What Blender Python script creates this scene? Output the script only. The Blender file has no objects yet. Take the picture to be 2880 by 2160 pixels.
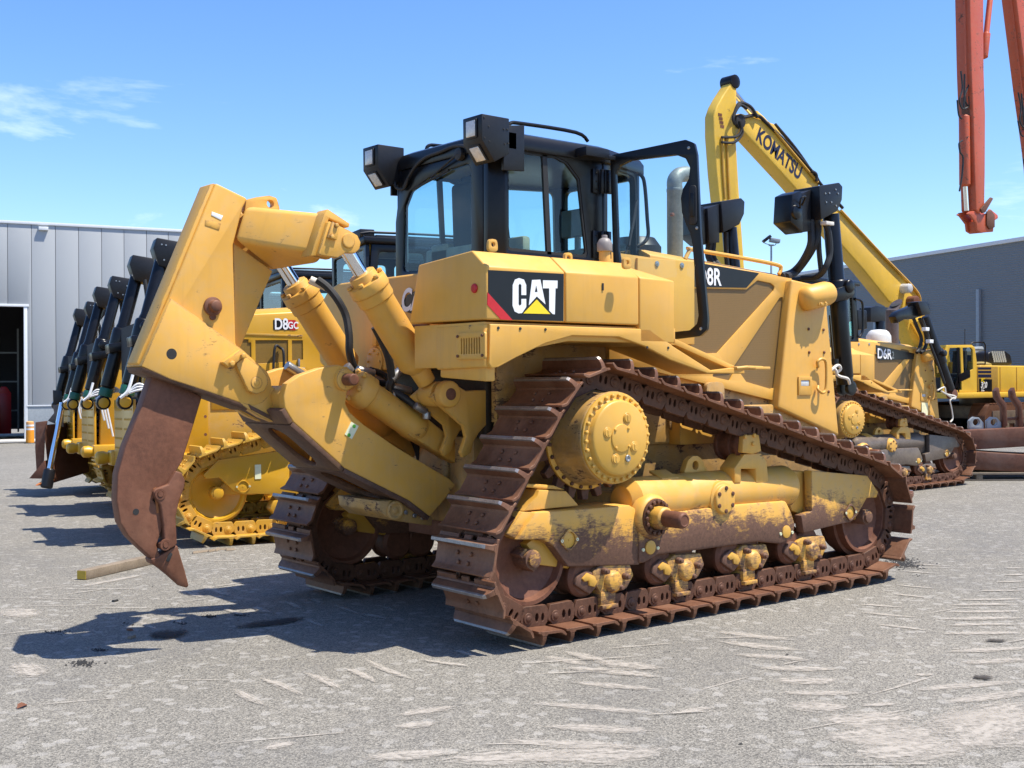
import bpy, bmesh, math, random
from mathutils import Vector, Matrix
from mathutils.geometry import tessellate_polygon
random.seed(7)
R = math.radians
scn = bpy.context.scene
col = scn.collection
# ---------------------------------------------------------------- camera
CAM_LOC = Vector((-4.38519, -6.54091, 1.56239))
YAW, PITCH, ROLL, FPX = R(51.02701), R(-0.1452), R(-0.23261), 3316.87
_f = Vector((math.cos(PITCH)*math.cos(YAW), math.cos(PITCH)*math.sin(YAW), math.sin(PITCH)))
_r = _f.cross(Vector((0, 0, 1))).normalized(); _u = _r.cross(_f)
_r, _u = math.cos(ROLL)*_r + math.sin(ROLL)*_u, -math.sin(ROLL)*_r + math.cos(ROLL)*_u
cam = bpy.data.cameras.new('camera'); cam_o = bpy.data.objects.new('camera', cam); col.objects.link(cam_o)
cam_o.matrix_world = Matrix(((_r.x, _u.x, -_f.x, CAM_LOC.x), (_r.y, _u.y, -_f.y, CAM_LOC.y), (_r.z, _u.z, -_f.z, CAM_LOC.z), (0, 0, 0, 1)))
cam.sensor_width = 36; cam.lens = FPX/2880*36; cam.clip_end = 5000; cam.clip_start = .05
scn.camera = cam_o
# ---------------------------------------------------------------- sky and sun
SUN = Vector((.28, -.36, 1.0)).normalized()
EL = math.asin(SUN.z); ROT = math.atan2(SUN.x, SUN.y)
w = bpy.data.worlds.new('World'); scn.world = w; w.use_nodes = True
nt = w.node_tree; nt.nodes.clear()
def N(t, k, **kw):
    n = t.nodes.new(k)
    for a, b in kw.items(): setattr(n, a, b)
    return n
sky = N(nt, 'ShaderNodeTexSky', sky_type='NISHITA', sun_disc=False, sun_elevation=EL, sun_rotation=ROT, altitude=50, air_density=1.0, dust_density=.5, ozone_density=5.0)
tc = N(nt, 'ShaderNodeTexCoord')
mp = N(nt, 'ShaderNodeMapping'); mp.inputs['Rotation'].default_value = (0, 0, R(-14)); mp.inputs['Location'].default_value = (5.6606, -7.2716, 7.456); mp.inputs['Scale'].default_value = (1, 1, 3.4)
nz = N(nt, 'ShaderNodeTexNoise'); nz.inputs['Scale'].default_value = 3.2; nz.inputs['Detail'].default_value = 9; nz.inputs['Roughness'].default_value = .58; nz.inputs['Distortion'].default_value = .5
cr = N(nt, 'ShaderNodeValToRGB'); cr.color_ramp.elements[0].position = .60; cr.color_ramp.elements[1].position = .92
mx = N(nt, 'ShaderNodeMix', data_type='RGBA'); mx.inputs[7].default_value = (8.8, 9.3, 9.9, 1)
bg = N(nt, 'ShaderNodeBackground'); bg.inputs['Strength'].default_value = .115
wo = N(nt, 'ShaderNodeOutputWorld')
L = nt.links.new
L(tc.outputs['Generated'], mp.inputs['Vector']); L(mp.outputs['Vector'], nz.inputs['Vector']); L(nz.outputs['Fac'], cr.inputs['Fac'])
L(cr.outputs['Color'], mx.inputs[0]); hsv = N(nt, 'ShaderNodeHueSaturation'); hsv.inputs['Hue'].default_value = .508; hsv.inputs['Saturation'].default_value = 1.18; hsv.inputs['Value'].default_value = 1.12; L(sky.outputs['Color'], hsv.inputs['Color']); L(hsv.outputs['Color'], mx.inputs[6]); L(mx.outputs[2], bg.inputs['Color']); L(bg.outputs[0], wo.inputs['Surface'])
sl = bpy.data.lights.new('sun', 'SUN'); sl.energy = 4.2; sl.angle = R(.53); sl.color = (1.0, .94, .84)
so = bpy.data.objects.new('sun', sl); col.objects.link(so); so.rotation_euler = SUN.to_track_quat('Z', 'Y').to_euler(); so.location = (0, 0, 30)
scn.view_settings.view_transform = 'Standard'; scn.view_settings.look = 'None'; scn.view_settings.exposure = .88; scn.view_settings.gamma = 1; scn.view_settings.use_curve_mapping = False
# ---------------------------------------------------------------- photo pixel -> direction -> point on a known plane
ZR = dict(A=(300,480,2.765),B=(300,1000,2.212),C=(1000,300,2.212),D=(1150,950,2.592),E=(1150,1300,2.765),F=(1800,1150,2.765),G=(0,600,2.458),H=(0,1100,2.458),I=(1900,500,2.257),J=(2300,800,2.7655),K=(1980,200,2.458),V=(0,0,1/1.30199))
def P(t, x, y, ax, val):
    o = ZR[t]; px, py = o[0]+x/o[2], o[1]+y/o[2]
    d = _f + _r*((px-1440)/FPX) + _u*((1080-py)/FPX)
    return CAM_LOC + d*((val-CAM_LOC[ax])/d[ax])
def at_depth(t, x, y, dep):
    o = ZR[t]; px, py = o[0]+x/o[2], o[1]+y/o[2]
    return CAM_LOC + (_f + _r*((px-1440)/FPX) + _u*((1080-py)/FPX))*dep
def oy(t, y, pts): return [(p.x, p.z) for p in (P(t, a, b, 1, y) for a, b in pts)]
def ox(t, x, pts): return [(p.y, p.z) for p in (P(t, a, b, 0, x) for a, b in pts)]
# ---------------------------------------------------------------- mesh builder
def rnd(pts, r, n=4):
    out = []; m = len(pts)
    for i in range(m):
        a, b, c = Vector(pts[i-1]), Vector(pts[i]), Vector(pts[(i+1) % m])
        u, v = (a-b), (c-b); lu, lv = u.length, v.length
        if lu < 1e-6 or lv < 1e-6: out.append(tuple(b)); continue
        u /= lu; v /= lv; ang = math.acos(max(-1, min(1, u.dot(v))))
        if ang > 2.9 or ang < .15: out.append(tuple(b)); continue
        t = min(r/math.tan(ang/2), lu*.45, lv*.45); p0, p1 = b+u*t, b+v*t
        for k in range(n+1):
            s = k/n; out.append(tuple((1-s)**2*p0+2*s*(1-s)*b+s*s*p1))
    return out
def ring(cx, cz, r, n=20, rz=None, a0=0): return [(cx+r*math.cos(a0+2*math.pi*i/n), cz+(rz or r)*math.sin(a0+2*math.pi*i/n)) for i in range(n)]
class MB:
    def __init__(s, M=None): s.v = []; s.f = []; s.c = []; s.M = M or Matrix()
    def add(s, vs, fs):
        o = len(s.v); s.c.append((o, len(s.f), len(vs), len(fs))); s.v += [s.M @ Vector(p) for p in vs]; s.f += [tuple(i+o for i in f) for f in fs]; return s
    def prism(s, pts, a, b, ax='y', holes=()):
        m = {'y': lambda p, q: (p[0], q, p[1]), 'x': lambda p, q: (q, p[0], p[1]), 'z': lambda p, q: (p[0], p[1], q)}[ax]
        loops = [list(pts)] + [list(h) for h in holes]; flat = [p for l in loops for p in l]; n = len(flat)
        vs = [m(p, a) for p in flat] + [m(p, b) for p in flat]; fs = []
        if holes:
            for t in tessellate_polygon([[Vector((p[0], p[1], 0)) for p in l] for l in loops]): fs += [tuple(t), tuple(i+n for i in reversed(t))]
        else: fs += [tuple(range(n)), tuple(range(2*n-1, n-1, -1))]
        k = 0
        for l in loops:
            for i in range(len(l)): j = (i+1) % len(l); fs.append((k+i, k+j, k+j+n, k+i+n))
            k += len(l)
        return s.add(vs, fs)
    def loft(s, rings, cap=True):
        n = len(rings[0]); vs = [p for r_ in rings for p in r_]; fs = []
        for k in range(len(rings)-1):
            for i in range(n): j = (i+1) % n; fs.append((k*n+i, k*n+j, (k+1)*n+j, (k+1)*n+i))
        if cap: fs += [tuple(range(n-1, -1, -1)), tuple((len(rings)-1)*n+i for i in range(n))]
        return s.add(vs, fs)
    def box(s, x0, x1, y0, y1, z0, z1): return s.prism([(x0, y0), (x1, y0), (x1, y1), (x0, y1)], z0, z1, 'z')
    def cyl(s, p0, p1, r, r2=None, n=20):
        p0, p1 = Vector(p0), Vector(p1); return s.lathe(p0, p1-p0, [(0, r), ((p1-p0).length, r if r2 is None else r2)], n)
    def lathe(s, o, axis, prof, n=24, cap=True):
        o, a = Vector(o), Vector(axis).normalized(); b = a.orthogonal().normalized(); c = a.cross(b)
        return s.loft([[o+a*h+b*(r*math.cos(2*math.pi*i/n))+c*(r*math.sin(2*math.pi*i/n)) for i in range(n)] for h, r in prof], cap)
    def tube(s, path, r, n=10, smooth=6):
        p = [Vector(q) for q in path]
        if smooth and len(p) > 2:
            q = []
            for i in range(len(p)-1):
                a, b, c, d = p[max(i-1, 0)], p[i], p[i+1], p[min(i+2, len(p)-1)]
                for k in range(smooth):
                    t = k/smooth; q.append(.5*((2*b)+(c-a)*t+(2*a-5*b+4*c-d)*t*t+(3*b-a-3*c+d)*t**3))
            p = q+[p[-1]]
        rg = []; b = None
        for i in range(len(p)):
            t = (p[min(i+1, len(p)-1)]-p[max(i-1, 0)]).normalized()
            b = (t.orthogonal() if b is None else b-t*b.dot(t)).normalized(); c = t.cross(b)
            rg.append([p[i]+b*(r*math.cos(2*math.pi*k/n))+c*(r*math.sin(2*math.pi*k/n)) for k in range(n)])
        return s.loft(rg)
    def hexbolt(s, p, axis, r, h): return s.lathe(p, axis, [(0, r), (h*.8, r), (h, r*.8)], 6)
    def mesh(s, name, bevel=.004, seg=2, ang=35):
        bm = bmesh.new(); vs = [bm.verts.new(p) for p in s.v]
        for f in s.f:
            try: bm.faces.new([vs[i] for i in f])
            except ValueError: pass
        bmesh.ops.recalc_face_normals(bm, faces=bm.faces)
        fl = bm.faces.layers.int.new('flat')      # faces meeting only hard edges stay truly flat
        bm.normal_update()
        for f in bm.faces:
            f[fl] = int(all((len(e.link_faces) != 2) or not (R(1.5) < e.calc_face_angle(0) <= R(40)) for e in f.edges))
        if bevel:
            es = [e for e in bm.edges if len(e.link_faces) == 2 and e.calc_face_angle(0) > R(40)]
            nf = bmesh.ops.bevel(bm, geom=es, offset=bevel, segments=seg, profile=.5, affect='EDGES', clamp_overlap=True)['faces']
            for f in nf: f[fl] = 0
        for f in bm.faces: f.smooth = f[fl] == 0
        bm.faces.layers.int.remove(fl)
        me = bpy.data.meshes.new(name); bm.to_mesh(me); bm.free()
        me.set_sharp_from_angle(angle=R(ang)); return me
    def each(s, name, mat, parent=None, bevel=.004, seg=2, ang=35):
        for vo, fo, nv_, nf in s.c:      # every piece an object of its own
            p = MB(); p.v = s.v[vo:vo+nv_]; p.f = [tuple(i-vo for i in f) for f in s.f[fo:fo+nf]]; p.build(name, mat, parent, bevel, seg, ang)
    def build(s, name, mat, parent=None, bevel=.004, seg=2, ang=35):
        return link(name, s.mesh(name, bevel, seg, ang), mat, parent)
def link(name, me, mat, parent=None):
    if mat and not me.materials: me.materials.append(mat)
    o = bpy.data.objects.new(name, me); col.objects.link(o)
    if parent: o.parent = parent
    return o
def tag(o, label=None, cat=None, group=None, kind=None):
    for k, v in (('label', label), ('category', cat), ('group', group), ('kind', kind)):
        if v: o[k] = v
    return o
def thing(name, label, cat, loc=(0, 0, 0), rz=0, group=None, scale=None):
    o = bpy.data.objects.new(name, None); col.objects.link(o); o.location = loc; o.rotation_euler = (0, 0, rz)
    if scale: o.scale = scale
    return tag(o, label, cat, group)
def text(s, h, mat, o, u, v, name, parent, bold=.0, sx=1.0, thick=.002, shear=0):
    cu = bpy.data.curves.new(name, 'FONT'); cu.body = s; cu.size = 1; cu.offset = bold; cu.extrude = 0; cu.shear = shear
    to = bpy.data.objects.new(name, cu); col.objects.link(to); bpy.context.view_layer.update()
    me = bpy.data.meshes.new_from_object(to.evaluated_get(bpy.context.evaluated_depsgraph_get())); bpy.data.objects.remove(to)
    u, v = Vector(u).normalized(), Vector(v).normalized(); n = u.cross(v); k = h/.7
    for q in me.vertices: c = q.co.copy(); q.co = Vector(o)+u*(c.x*k*sx)+v*(c.y*k)+n*thick
    me.materials.clear(); return link(name, me, mat, parent)
# ---------------------------------------------------------------- materials
def new_mat(name):
    m = bpy.data.materials.new(name); m.use_nodes = True; t = m.node_tree; return m, t, t.nodes['Principled BSDF']
def c4(c): return (c[0], c[1], c[2], 1)
def noise(t, vec, scale, det=6, rough=.6, dist=0):
    n = N(t, 'ShaderNodeTexNoise'); n.inputs['Scale'].default_value = scale; n.inputs['Detail'].default_value = det; n.inputs['Roughness'].default_value = rough; n.inputs['Distortion'].default_value = dist
    if vec: t.links.new(vec, n.inputs['Vector'])
    return n.outputs['Fac']
def ramp(t, fac, a, b, ca=(0, 0, 0), cb=(1, 1, 1)):
    r_ = N(t, 'ShaderNodeValToRGB'); e = r_.color_ramp.elements; e[0].position = a; e[1].position = b; e[0].color = c4(ca); e[1].color = c4(cb); t.links.new(fac, r_.inputs['Fac']); return r_.outputs['Color']
def mixc(t, fac, a, b, mode='MIX'):
    m = N(t, 'ShaderNodeMix', data_type='RGBA', blend_type=mode)
    for i, q in ((0, fac), (6, a), (7, b)):
        if isinstance(q, (tuple, list)): m.inputs[i].default_value = c4(q) if i else q
        elif isinstance(q, (int, float)): m.inputs[i].default_value = q
        else: t.links.new(q, m.inputs[i])
    return m.outputs[2]
def mth(t, op, a, b=0, c=None):
    m = N(t, 'ShaderNodeMath', operation=op); m.use_clamp = False
    for i, q in enumerate((a, b, c)):
        if q is None: continue
        if isinstance(q, (int, float)): m.inputs[i].default_value = q
        else: t.links.new(q, m.inputs[i])
    return m.outputs[0]
def coords(t, rand=False, scale=(1, 1, 1)):
    c = N(t, 'ShaderNodeTexCoord'); o = c.outputs['Object']
    if rand:
        oi = N(t, 'ShaderNodeObjectInfo'); va = N(t, 'ShaderNodeVectorMath', operation='ADD'); vs_ = N(t, 'ShaderNodeVectorMath', operation='SCALE')
        va2 = N(t, 'ShaderNodeCombineXYZ'); t.links.new(oi.outputs['Random'], va2.inputs[0]); t.links.new(oi.outputs['Random'], va2.inputs[1]); t.links.new(va2.outputs[0], vs_.inputs[0]); vs_.inputs['Scale'].default_value = 17
        t.links.new(o, va.inputs[0]); t.links.new(vs_.outputs[0], va.inputs[1]); o = va.outputs[0]
    if scale != (1, 1, 1):
        m = N(t, 'ShaderNodeMapping'); m.inputs['Scale'].default_value = scale; t.links.new(o, m.inputs['Vector']); o = m.outputs[0]
    return o
def bump(t, b, h, strength, dist=.002):
    n = N(t, 'ShaderNodeBump'); n.inputs['Strength'].default_value = strength; n.inputs['Distance'].default_value = dist; t.links.new(h, n.inputs['Height']); t.links.new(n.outputs[0], b.inputs['Normal'])
def paint(name, colr, rough=.42, dust=.18, chips=0., chipcol=(.075, .035, .02), dustcol=(.42, .36, .27), rand=True, spec=.5, grime=0., gz=None, soft=.04, streak=0., edge=0.):
    """painted steel: slight fading, dust film, chipped edges down to rust. gz=(z0,z1): more wear from z1 down to z0"""
    m, t, b = new_mat(name); v = coords(t, rand)
    n1 = noise(t, v, 1.3, 5, .6); n2 = noise(t, v, 9, 7, .65, .6); n3 = noise(t, v, 55, 5, .7)
    c = mixc(t, ramp(t, n1, .35, .7), tuple(x*.88 for x in colr), tuple(min(1, x*1.05) for x in colr))
    c = mixc(t, mth(t, 'MULTIPLY', ramp(t, n2, .42, .78), dust), c, dustcol)
    rg = mth(t, 'ADD', mth(t, 'MULTIPLY', n2, .25), rough-.12)
    if chips > 0:
        v2 = N(t, 'ShaderNodeMapping'); v2.inputs['Scale'].default_value = (7, 7, 30); t.links.new(v, v2.inputs['Vector'])
        n4 = noise(t, v2.outputs[0], 2.2, 8, .75, 1.2)
        k = mth(t, 'ADD', mth(t, 'MULTIPLY', n2, .5), mth(t, 'MULTIPLY', n4, .5))
        k = mth(t, 'ADD', k, mth(t, 'MULTIPLY', noise(t, v, 2.6, 3), .35))
        if gz:
            sp = N(t, 'ShaderNodeSeparateXYZ'); tcx = N(t, 'ShaderNodeTexCoord'); t.links.new(tcx.outputs['Object'], sp.inputs[0])
            mr = N(t, 'ShaderNodeMapRange'); mr.inputs['From Min'].default_value = gz[1]; mr.inputs['From Max'].default_value = gz[0]; mr.inputs['To Min'].default_value = -.20; mr.inputs['To Max'].default_value = .24
            t.links.new(sp.outputs['Z'], mr.inputs['Value']); k = mth(t, 'ADD', k, mr.outputs[0])
        f = ramp(t, k, .86-.36*chips, .86+soft-.36*chips)
        rust = mixc(t, ramp(t, n3, .3, .75), tuple(x*.75 for x in chipcol), tuple(x*1.6 for x in chipcol))
        c = mixc(t, f, c, rust); rg = mth(t, 'ADD', rg, mth(t, 'MULTIPLY', f, .2))
    if edge:
        bv = N(t, 'ShaderNodeBevel'); bv.samples = 4; bv.inputs['Radius'].default_value = .014; gn = N(t, 'ShaderNodeNewGeometry'); dt = N(t, 'ShaderNodeVectorMath', operation='DOT_PRODUCT'); t.links.new(bv.outputs[0], dt.inputs[0]); t.links.new(gn.outputs['Normal'], dt.inputs[1])
        em = mth(t, 'MULTIPLY', ramp(t, mth(t, 'SUBTRACT', 1, dt.outputs['Value']), .02, .12), ramp(t, mth(t, 'ADD', mth(t, 'MULTIPLY', n2, .6), mth(t, 'MULTIPLY', n1, .5)), .62-.2*edge, .72-.2*edge))
        c = mixc(t, em, c, mixc(t, n3, tuple(x*.8 for x in chipcol), tuple(x*1.7 for x in chipcol)))
    if streak:
        v3 = N(t, 'ShaderNodeMapping'); v3.inputs['Scale'].default_value = (11, 11, .7); t.links.new(v, v3.inputs['Vector'])
        c = mixc(t, mth(t, 'MULTIPLY', ramp(t, noise(t, v3.outputs[0], 1.6, 6, .7, .4), .50, .78), streak), c, (.22, .13, .05))
        rg = mth(t, 'ADD', rg, mth(t, 'MULTIPLY', n1, .12))
    if grime: c = mixc(t, mth(t, 'MULTIPLY', ramp(t, noise(t, v, 4, 8, .7, .8), .45, .7), grime), c, (.05, .035, .025))
    t.links.new(c, b.inputs['Base Color']); t.links.new(rg, b.inputs['Roughness']); b.inputs['Specular IOR Level'].default_value = spec
    bump(t, b, mth(t, 'ADD', mth(t, 'MULTIPLY', n3, .3), n2), .12, .002); return m
def steel(name, c0, c1, rough=.6, metal=.35, sc=1., rub=None, bs=.35):
    m, t, b = new_mat(name); v = coords(t, True); n1 = noise(t, v, 4*sc, 8, .7, .5); n2 = noise(t, v, 38*sc, 6, .7)
    c = mixc(t, ramp(t, n1, .32, .72), c0, c1); c = mixc(t, mth(t, 'MULTIPLY', ramp(t, n2, .4, .75), .45), c, tuple(x*1.5 for x in c1))
    if rub: c = mixc(t, mth(t, 'MULTIPLY', ramp(t, noise(t, v, 2.2*sc, 6, .65, .3), .52, .68), .7), c, rub)
    t.links.new(c, b.inputs['Base Color']); b.inputs['Metallic'].default_value = metal; b.inputs['Specular IOR Level'].default_value = .3
    t.links.new(mth(t, 'ADD', mth(t, 'MULTIPLY', n1, .3), rough-.15), b.inputs['Roughness']); bump(t, b, mth(t, 'ADD', n1, n2), bs, .003); return m
def plain(name, c, rough=.5, metal=0, spec=.5, var=.12, sc=12):
    m, t, b = new_mat(name); v = coords(t); n = noise(t, v, sc, 6, .65); t.links.new(mixc(t, ramp(t, n, .3, .7), tuple(x*(1-var) for x in c), tuple(x*(1+var) for x in c)), b.inputs['Base Color'])
    b.inputs['Roughness'].default_value = rough; b.inputs['Metallic'].default_value = metal; b.inputs['Specular IOR Level'].default_value = spec; bump(t, b, n, .08, .001); return m
def glassmat(name, tint=(.84, .94, .945), refl=.12):
    m, t, b = new_mat(name); t.nodes.remove(b); tr = N(t, 'ShaderNodeBsdfTransparent'); tr.inputs[0].default_value = c4(tint); gl = N(t, 'ShaderNodeBsdfGlossy'); gl.inputs['Roughness'].default_value = .02; gl.inputs[0].default_value = (.9, .95, 1, 1)
    fr = N(t, 'ShaderNodeFresnel'); fr.inputs[0].default_value = 1.45; ge = N(t, 'ShaderNodeNewGeometry'); mx_ = N(t, 'ShaderNodeMixShader'); t.links.new(mth(t, 'MULTIPLY', fr.outputs[0], mth(t, 'SUBTRACT', 1, ge.outputs['Backfacing'])), mx_.inputs[0]); t.links.new(tr.outputs[0], mx_.inputs[1]); t.links.new(gl.outputs[0], mx_.inputs[2]); t.links.new(mx_.outputs[0], t.nodes['Material Output'].inputs[0]); return m
YEL = (.71, .375, .058); YGC = (.60, .32, .018); YKO = (.74, .47, .05)
M = {}
M['yel'] = paint('yellow_paint', YEL, .45, .16, .10, streak=.18, edge=.25)
M['yel_clean'] = paint('yellow_panel_paint', YEL, .42, .12, .03, streak=.12)
M['yel_rip'] = paint('yellow_ripper_paint', YEL, .48, .2, .19, soft=.06, streak=.14, edge=.6)
M['yel_worn'] = paint('yellow_worn_paint', YEL, .52, .3, .60, (.12, .058, .033), gz=(.42, .86), soft=.13, edge=.5)
M['yel_hub'] = paint('yellow_hub_paint', (.66, .36, .05), .4, .1, .12)
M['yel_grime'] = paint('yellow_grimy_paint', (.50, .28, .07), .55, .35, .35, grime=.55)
M['yel_gc'] = paint('deep_yellow_paint', YGC, .36, .06, .0)
M['yel_gcd'] = paint('deep_yellow_shoe_paint', (.56, .31, .03), .5, .25, .2)
M['yel_ko'] = paint('lemon_yellow_paint', YKO, .42, .14, .16)
M['oran'] = paint('orange_red_paint', (.52, .085, .024), .45, .15, .3)
M['track'] = steel('rusted_track_steel', (.102, .046, .026), (.205, .093, .050), .52, .15, 1, rub=(.26, .14, .085))
M['track2'] = steel('dark_link_steel', (.064, .03, .018), (.14, .064, .036), .55, .15)
M['rust'] = steel('brown_rust_steel', (.10, .04, .022), (.18, .074, .041), .58, .08, .8, rub=(.23, .105, .06))
M['rustb'] = steel('blade_rust_steel', (.10, .042, .026), (.17, .075, .045), .55, .3, .6, rub=(.2, .13, .1))
M['bright'] = steel('rubbed_steel', (.22, .19, .17), (.38, .35, .33), .42, .7, 2)
M['dirtybot'] = steel('dirty_rubbed_steel', (.07, .04, .028), (.16, .085, .05), .65, .1, .8, rub=(.24, .14, .06))
M['black'] = plain('black_paint', (.006, .006, .007), .30, 0, .32, .3, 20)
M['blackm'] = plain('black_satin_plate', (.008, .0085, .0105), .42, 0, .35, .25, 30)
M['rubber'] = plain('black_rubber', (.012, .012, .012), .6)
M['dark'] = plain('dark_interior', (.02, .02, .02), .8)
M['chrome'] = plain('chrome_rod', (.75, .76, .78), .09, 1, .5, .03)
M['alu'] = plain('grey_metal', (.35, .35, .34), .38, .8)
M['white'] = plain('white_lettering', (.80, .80, .78), .45, 0, .5, .03)
M['decal'] = plain('black_decal', (.008, .008, .009), .32, 0, .35, .2, 6)
M['red'] = plain('red_decal', (.50, .012, .015), .4)
M['ytri'] = plain('yellow_decal', (.85, .62, .01), .4, 0, .5, .02)
M['green'] = plain('green_decal', (.08, .35, .03), .5)
M['palest'] = plain('pale_sticker', (.72, .74, .5), .5)
M['glass'] = glassmat('tinted_glass')
M['lens'] = plain('lamp_lens', (.55, .55, .52), .12, 0, .8, .15, 60)
M['seat'] = plain('seat_fabric', (.03, .032, .035), .85)
M['beige'] = plain('console_plastic', (.33, .31, .22), .6)
M['dirt'] = steel('oily_dark_casting', (.02, .017, .014), (.06, .045, .03), .6, .1)
M['grey'] = plain('grey_enamel', (.30, .33, .34), .5)
M['exhd'] = steel('burnt_exhaust_steel', (.07, .055, .05), (.14, .11, .10), .5, .4)
M['exh'] = steel('exhaust_steel', (.16, .18, .17), (.26, .28, .26), .5, .3)
M['strap'] = plain('pale_strap', (.62, .58, .5), .8)
M['rope'] = plain('white_plastic_tie', (.72, .73, .72), .5)
M['navy'] = plain('dark_blue_lettering', (.012, .016, .05), .4)
# perforated engine side screen
def perf(name, c):
    m, t, b = new_mat(name); v = coords(t); vo = N(t, 'ShaderNodeTexVoronoi', feature='F1'); vo.inputs['Scale'].default_value = 75; vo.inputs['Randomness'].default_value = 0.05
    mpp = N(t, 'ShaderNodeMapping'); mpp.inputs['Scale'].default_value = (1, .01, 1); t.links.new(v, mpp.inputs['Vector']); t.links.new(mpp.outputs[0], vo.inputs['Vector'])
    k = ramp(t, vo.outputs['Distance'], .30, .55)
    t.links.new(mixc(t, k, (.05, .028, .008), c), b.inputs['Base Color']); b.inputs['Roughness'].default_value = .55; bump(t, b, k, .4, .003); return m
M['perf'] = perf('perforated_screen', (.20, .115, .03)); M['perf_gc'] = perf('perforated_screen_deep', (.22, .125, .012))
# ================================================================ ground
def ground_mat():
    m, t, b = new_mat('worn_asphalt'); v = coords(t)
    big = noise(t, v, .12, 5, .6, .4); mid = noise(t, v, .9, 6, .65, .5)
    vo = N(t, 'ShaderNodeTexVoronoi', feature='F1'); vo.inputs['Scale'].default_value = 125; t.links.new(v, vo.inputs['Vector'])
    vo2 = N(t, 'ShaderNodeTexVoronoi', feature='F1'); vo2.inputs['Scale'].default_value = 290; t.links.new(v, vo2.inputs['Vector'])
    c = mixc(t, ramp(t, big, .3, .7), (.188, .176, .150), (.226, .212, .182)); c = mixc(t, mth(t, 'MULTIPLY', ramp(t, mid, .42, .68), .35), c, (.262, .243, .205))
    hs = N(t, 'ShaderNodeSeparateColor'); t.links.new(vo.outputs['Color'], hs.inputs[0])
    c = mixc(t, .85, c, mixc(t, hs.outputs[0], (.42, .42, .43), (1.5, 1.49, 1.46)), 'MULTIPLY')
    hs2 = N(t, 'ShaderNodeSeparateColor'); t.links.new(vo2.outputs['Color'], hs2.inputs[0])
    c = mixc(t, .6, c, mixc(t, hs2.outputs[1], (.5, .5, .5), (1.5, 1.5, 1.5)), 'MULTIPLY')
    vo3 = N(t, 'ShaderNodeTexVoronoi', feature='F1'); vo3.inputs['Scale'].default_value = 21; t.links.new(v, vo3.inputs['Vector'])
    hs3 = N(t, 'ShaderNodeSeparateColor'); t.links.new(vo3.outputs['Color'], hs3.inputs[0])
    c = mixc(t, mth(t, 'MULTIPLY', ramp(t, hs3.outputs[2], .88, .95), .4), c, (.42, .40, .36))
    c = mixc(t, mth(t, 'MULTIPLY', ramp(t, noise(t, v, .42, 9, .72, 1.2), .50, .72), .5), c, (.115, .112, .108))
    t.links.new(c, b.inputs['Base Color']); b.inputs['Roughness'].default_value = .9; b.inputs['Specular IOR Level'].default_value = .25
    bump(t, b, mth(t, 'ADD', vo.outputs['Distance'], mth(t, 'MULTIPLY', vo2.outputs['Distance'], .6)), .55, .006); return m
SLOPE = .022      # the yard falls away gently behind the machine
def gz(y): return -SLOPE*min(76, max(0, y-4))
mb = MB(); mb.add([(x, y, gz(y)) for y in (-300, 4, 80, 900) for x in (-400, 900)], [(0, 1, 3, 2), (2, 3, 5, 4), (4, 5, 7, 6)])
gnd = mb.build('ground', ground_mat(), bevel=0); tag(gnd, 'pale worn asphalt yard under all the machines', 'ground', kind='structure')
# scuffs, stains: thin sheets with streaky, broken edges
def sheet_mat(name, ca, cb, streak=(3, 14), thr=.42, soft=.16, opac=.85):
    m, t, b = new_mat(name); uv = N(t, 'ShaderNodeUVMap'); uv.uv_map = 'UVMap'
    sp = N(t, 'ShaderNodeSeparateXYZ'); t.links.new(uv.outputs[0], sp.inputs[0])
    v = coords(t); n = noise(t, v, 26, 7, .75, .3)
    mpx = N(t, 'ShaderNodeMapping'); mpx.inputs['Scale'].default_value = (streak[0], streak[1], 1); t.links.new(uv.outputs[0], mpx.inputs['Vector'])
    n2 = noise(t, mpx.outputs[0], 1.0, 6, .7, .3)
    fall = mth(t, 'SUBTRACT', 1, mth(t, 'POWER', mth(t, 'ABSOLUTE', mth(t, 'SUBTRACT', mth(t, 'FRACT', sp.outputs['Y']), .5)), 1.3))
    e = mth(t, 'ABSOLUTE', mth(t, 'SUBTRACT', mth(t, 'MULTIPLY', mth(t, 'FRACT', sp.outputs['Y']), 2), 1))
    e2 = mth(t, 'ABSOLUTE', mth(t, 'SUBTRACT', mth(t, 'MULTIPLY', mth(t, 'FRACT', sp.outputs['X']), 2), 1))
    k = mth(t, 'ADD', mth(t, 'MULTIPLY', n, .45), mth(t, 'MULTIPLY', n2, .6)); k = mth(t, 'SUBTRACT', k, mth(t, 'MULTIPLY', mth(t, 'POWER', e, 2.0), .34)); k = mth(t, 'SUBTRACT', k, mth(t, 'MULTIPLY', mth(t, 'POWER', e2, 4), .22))
    a = mth(t, 'MULTIPLY', ramp(t, k, thr, thr+soft), opac)
    t.links.new(mixc(t, n, ca, cb), b.inputs['Base Color']); b.inputs['Roughness'].default_value = .9; b.inputs['Specular IOR Level'].default_value = .2; t.links.new(a, b.inputs['Alpha']); bump(t, b, n, .4, .004); return m
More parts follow.
